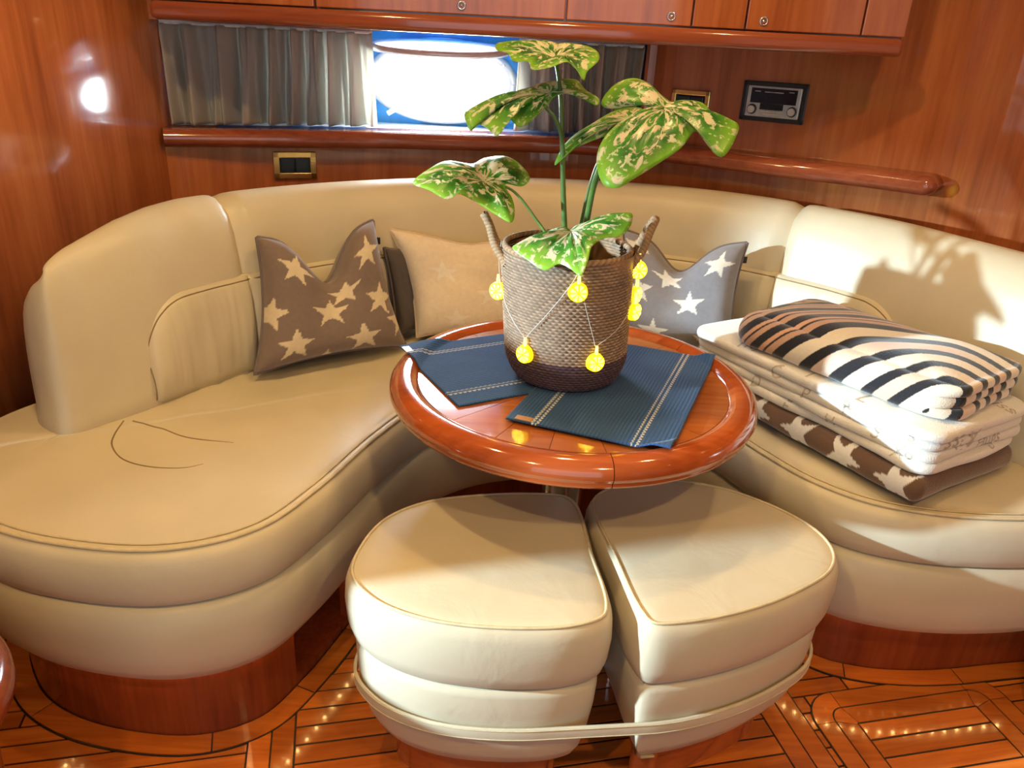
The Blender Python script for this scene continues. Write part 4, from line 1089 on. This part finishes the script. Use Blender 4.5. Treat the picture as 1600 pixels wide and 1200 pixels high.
# rolled end tucked under the front corner
whitec = (.74, .72, .68)
wbk, wo = folded('folded_blanket', 'white fleece blanket with grey lettering in the middle of the folded stack', 'blanket', (.757, 1.240), EW1, EW2, .635, .335, .546, 4, .0225, lambda a, b_, z, s: whitec, M['fleece'], .045, .0045, dome=.006)
blackc, pchc, crmc = (.010, .011, .018), (.62, .36, .25), (.76, .70, .60)
def col_zebra(a, b_, z, s):
    a = a - .75 * max(0.0, .0675 - z) * (1 if b_ < .08 else 0)
    g = math.sqrt((a * 1.0) ** 2 + ((b_ + .01) * 1.2) ** 2) + .020 * noise.noise(Vector((a * 7, b_ * 7, 1.7)))
    # far side of the blanket breaks into finer stripes
    k = g / .064 + .25
    f_ = k - math.floor(k)
    if f_ < .42: return blackc
    n_ = int(math.floor(k))
    w_ = .5 + .5 * noise.noise(Vector((a * 12, b_ * 12, 7.7)))
    return tuple(np.array(crmc) * (1 - w_ * (n_ % 2)) + np.array(pchc) * w_ * (n_ % 2)) if n_ < 5 else tuple(np.array(pchc) * .7 + np.array(crmc) * .1) if f_ < .7 else blackc if f_ < .8 else pchc
zb, zo = folded('folded_blanket', 'zebra striped fleece blanket on top of the folded stack', 'blanket', (.792, 1.276), (-.60, .80), (.80, .60), .505, .300, .6405, 3, .0225, col_zebra, M['fleece'], .06, .004, npr=26, nper=900, dome=.020, res_top=90, smooth_front=True)

# grey lettering printed on the white blanket
bpy.context.view_layer.update()
M['print_grey'] = simple('grey_print', (.48, .42, .35), .9)
wt_ = bvh_of(wo)
def text_mesh(s, size):
    cu = bpy.data.curves.new('txt', 'FONT'); cu.body = s; cu.size = size; cu.resolution_u = 3; cu.align_x = 'CENTER'; cu.align_y = 'CENTER'; cu.shear = .25
    o = bpy.data.objects.new('txt', cu); col.objects.link(o)
    me = bpy.data.meshes.new_from_object(o.evaluated_get(bpy.context.evaluated_depsgraph_get())); bpy.data.objects.remove(o)
    bm = bmesh.new(); bm.from_mesh(me)
    bmesh.ops.triangulate(bm, faces=bm.faces); bmesh.ops.subdivide_edges(bm, edges=[e for e in bm.edges if e.calc_length() > size * .18], cuts=2, use_grid_fill=True)
    bmesh.ops.triangulate(bm, faces=bm.faces)
    V = [v.co.copy() for v in bm.verts]; F_ = [[v.index for v in f.verts] for f in bm.faces]; bm.verts.index_update(); F_ = [[v.index for v in f.verts] for f in bm.faces]; bm.free(); bpy.data.meshes.remove(me)
    return V, F_
We1, We2 = Vector((*EW1, 0)).normalized(), Vector((*EW2, 0)).normalized()
Wc = Vector((.757, 1.240, 0))
def lettering(s, size, mode, a, b_, z, rot):
    V, F_ = text_mesh(s, size * 1.25); out = []; ca, sa = math.cos(rot), math.sin(rot)
    for v in V:
        x, y = v.x * ca - v.y * sa, v.x * sa + v.y * ca
        if mode == 'top': o_, d_ = Wc + We1 * (a - x) + We2 * (b_ + y) + Vector((0, 0, .9)), Vector((0, 0, -1)) 
        elif mode == 'front': o_, d_ = Wc + We1 * (a - x) - We2 * .2 + Vector((0, 0, z + y)), We2
        else: o_, d_ = Wc + We2 * (b_ + x) - We1 * .2 + Vector((0, 0, z + y)), We1
        h = wt_.ray_cast(o_, d_)
        if h[0] is None or (h[0] - o_).length > .45: return
        nn_ = h[1] if h[1].dot(d_) < 0 else -h[1]
        out.append(h[0] + nn_ * .0006 - wo.parent.location)
    mesh_obj('lettering', out, F_, M['print_grey'], wbk, smooth=False)
for s, size, mode, a, b_, z, rot in (('Kiss', .048, 'end', 0, .10, .606, math.pi), ('Love', .038, 'top', .038, .155, 0, .35), ('Kiss', .034, 'top', .036, .25, 0, .1), ('Hug me', .030, 'end', 0, .075, .562, 0), ('Hugs', .03, 'end', 0, .2, .582, .05),
        ('L', .04, 'top', .17, .022, 0, 0), ('T', .04, 'top', .30, .022, 0, .2), ('my', .04, 'top', .47, .03, 0, .5), ('C', .034, 'front', .37, 0, .618, .2), ('P', .03, 'front', .29, 0, .60, 0), ('R', .034, 'front', .19, 0, .612, .3), ('D', .03, 'front', .42, 0, .575, .1),
        ('H', .028, 'front', .22, 0, .572, 0), ('S', .03, 'front', .12, 0, .590, 0), ('Xo', .028, 'front', .06, 0, .575, .2), ('s', .03, 'front', .05, 0, .614, 0), ('E', .028, 'front', .33, 0, .556, 0), ('m', .028, 'front', .13, 0, .558, .2)):
    lettering(s, size, mode, a, b_, z, rot)

# ================================================================== BEAM BLOCKER AND OTHER FURNITURE AT THE EDGES
cb = thing('beam_blocker', 'added unseen cherry blocker keeping the daylight beam off the left seat', 'cabinet', (-1.168, .955, 0))  # added out of view to keep the daylight beam off the left seat
lathe('body', [(.0005, .93), (.17, .93), (.195, .92), (.205, .90), (.205, .35), (.215, .22), (.21, .08), (.195, 0)], M['cherry_dark'], cb, 60)
lathe('top_edge', [(.0005, .95), (.19, .95), (.212, .944), (.214, .934), (.20, .929)], M['cherry_x'], cb, 60)
cb2 = thing('wooden_stool', 'round cherry stool edge cut off by the lower left edge of the picture', 'stool', (-.830, .700, 0))
lathe('seat', [(.0005, .452), (.165, .452), (.188, .446), (.198, .432), (.199, .412), (.19, .396), (.165, .388), (.0005, .388)], M['cherry_dark'], cb2, 60)
lathe('body', [(.15, .39), (.158, .30), (.150, .12), (.135, .0)], M['cherry_x'], cb2, 60)
cs = thing('cabin_step', 'low rounded step with cream edge at the right edge of the picture', 'step', (1.352, 1.15, 0))
def half_disc(rad): return [(0, -rad)] + [(-rad * math.cos(a) * 1.0, rad * math.sin(a)) for a in np.linspace(-math.pi / 2, math.pi / 2, 41)][1:-1] + [(0, rad)]
prism('edge_band', half_disc(.250)[::-1], 0, .105, M['leather'], cs); prism('body', half_disc(.242)[::-1], .105, .158, M['cherry_dark'], cs)

# ================================================================== CEILING LAMPS
def downlight(label, x, y, energy, tx, ty, size=150, soft=.03):
    t = thing('ceiling_downlight', label, 'ceiling light', (x, y, 1.98), 'round downlights in the cabin ceiling')
    lathe('trim_ring', [(.030, -.002), (.034, -.008), (.044, -.008), (.048, 0)], M['brass'], t, 32)
    lathe('lens', [(.0005, -.004), (.030, -.003), (.031, 0)], M['downlens'], t, 24)
    l = lamp('downlight_lamp', 'SPOT', (x, y, 1.965), (tx, ty, 0), energy, WARM, spot_size=R(size), spot_blend=.6, shadow_soft_size=soft)
    l.parent = t; l.location = (0, 0, -.014)
    return t
M['downlens'] = glow('downlight_lens', (1.0, .80, .52), 30)
downlight('ceiling downlight over the left arm of the sofa', -.62, 1.05, 40, -.62, 1.15)
downlight('ceiling downlight over the table', .12, 1.50, 32, .12, 1.40)
downlight('ceiling downlight over the right arm of the sofa', .82, 1.22, 20, .86, 1.30)
downlight('ceiling downlight behind the camera, left', -.55, -.10, 60, -.50, .30, 120)
downlight('ceiling downlight behind the camera, right', .60, -.10, 60, .60, .30, 120)
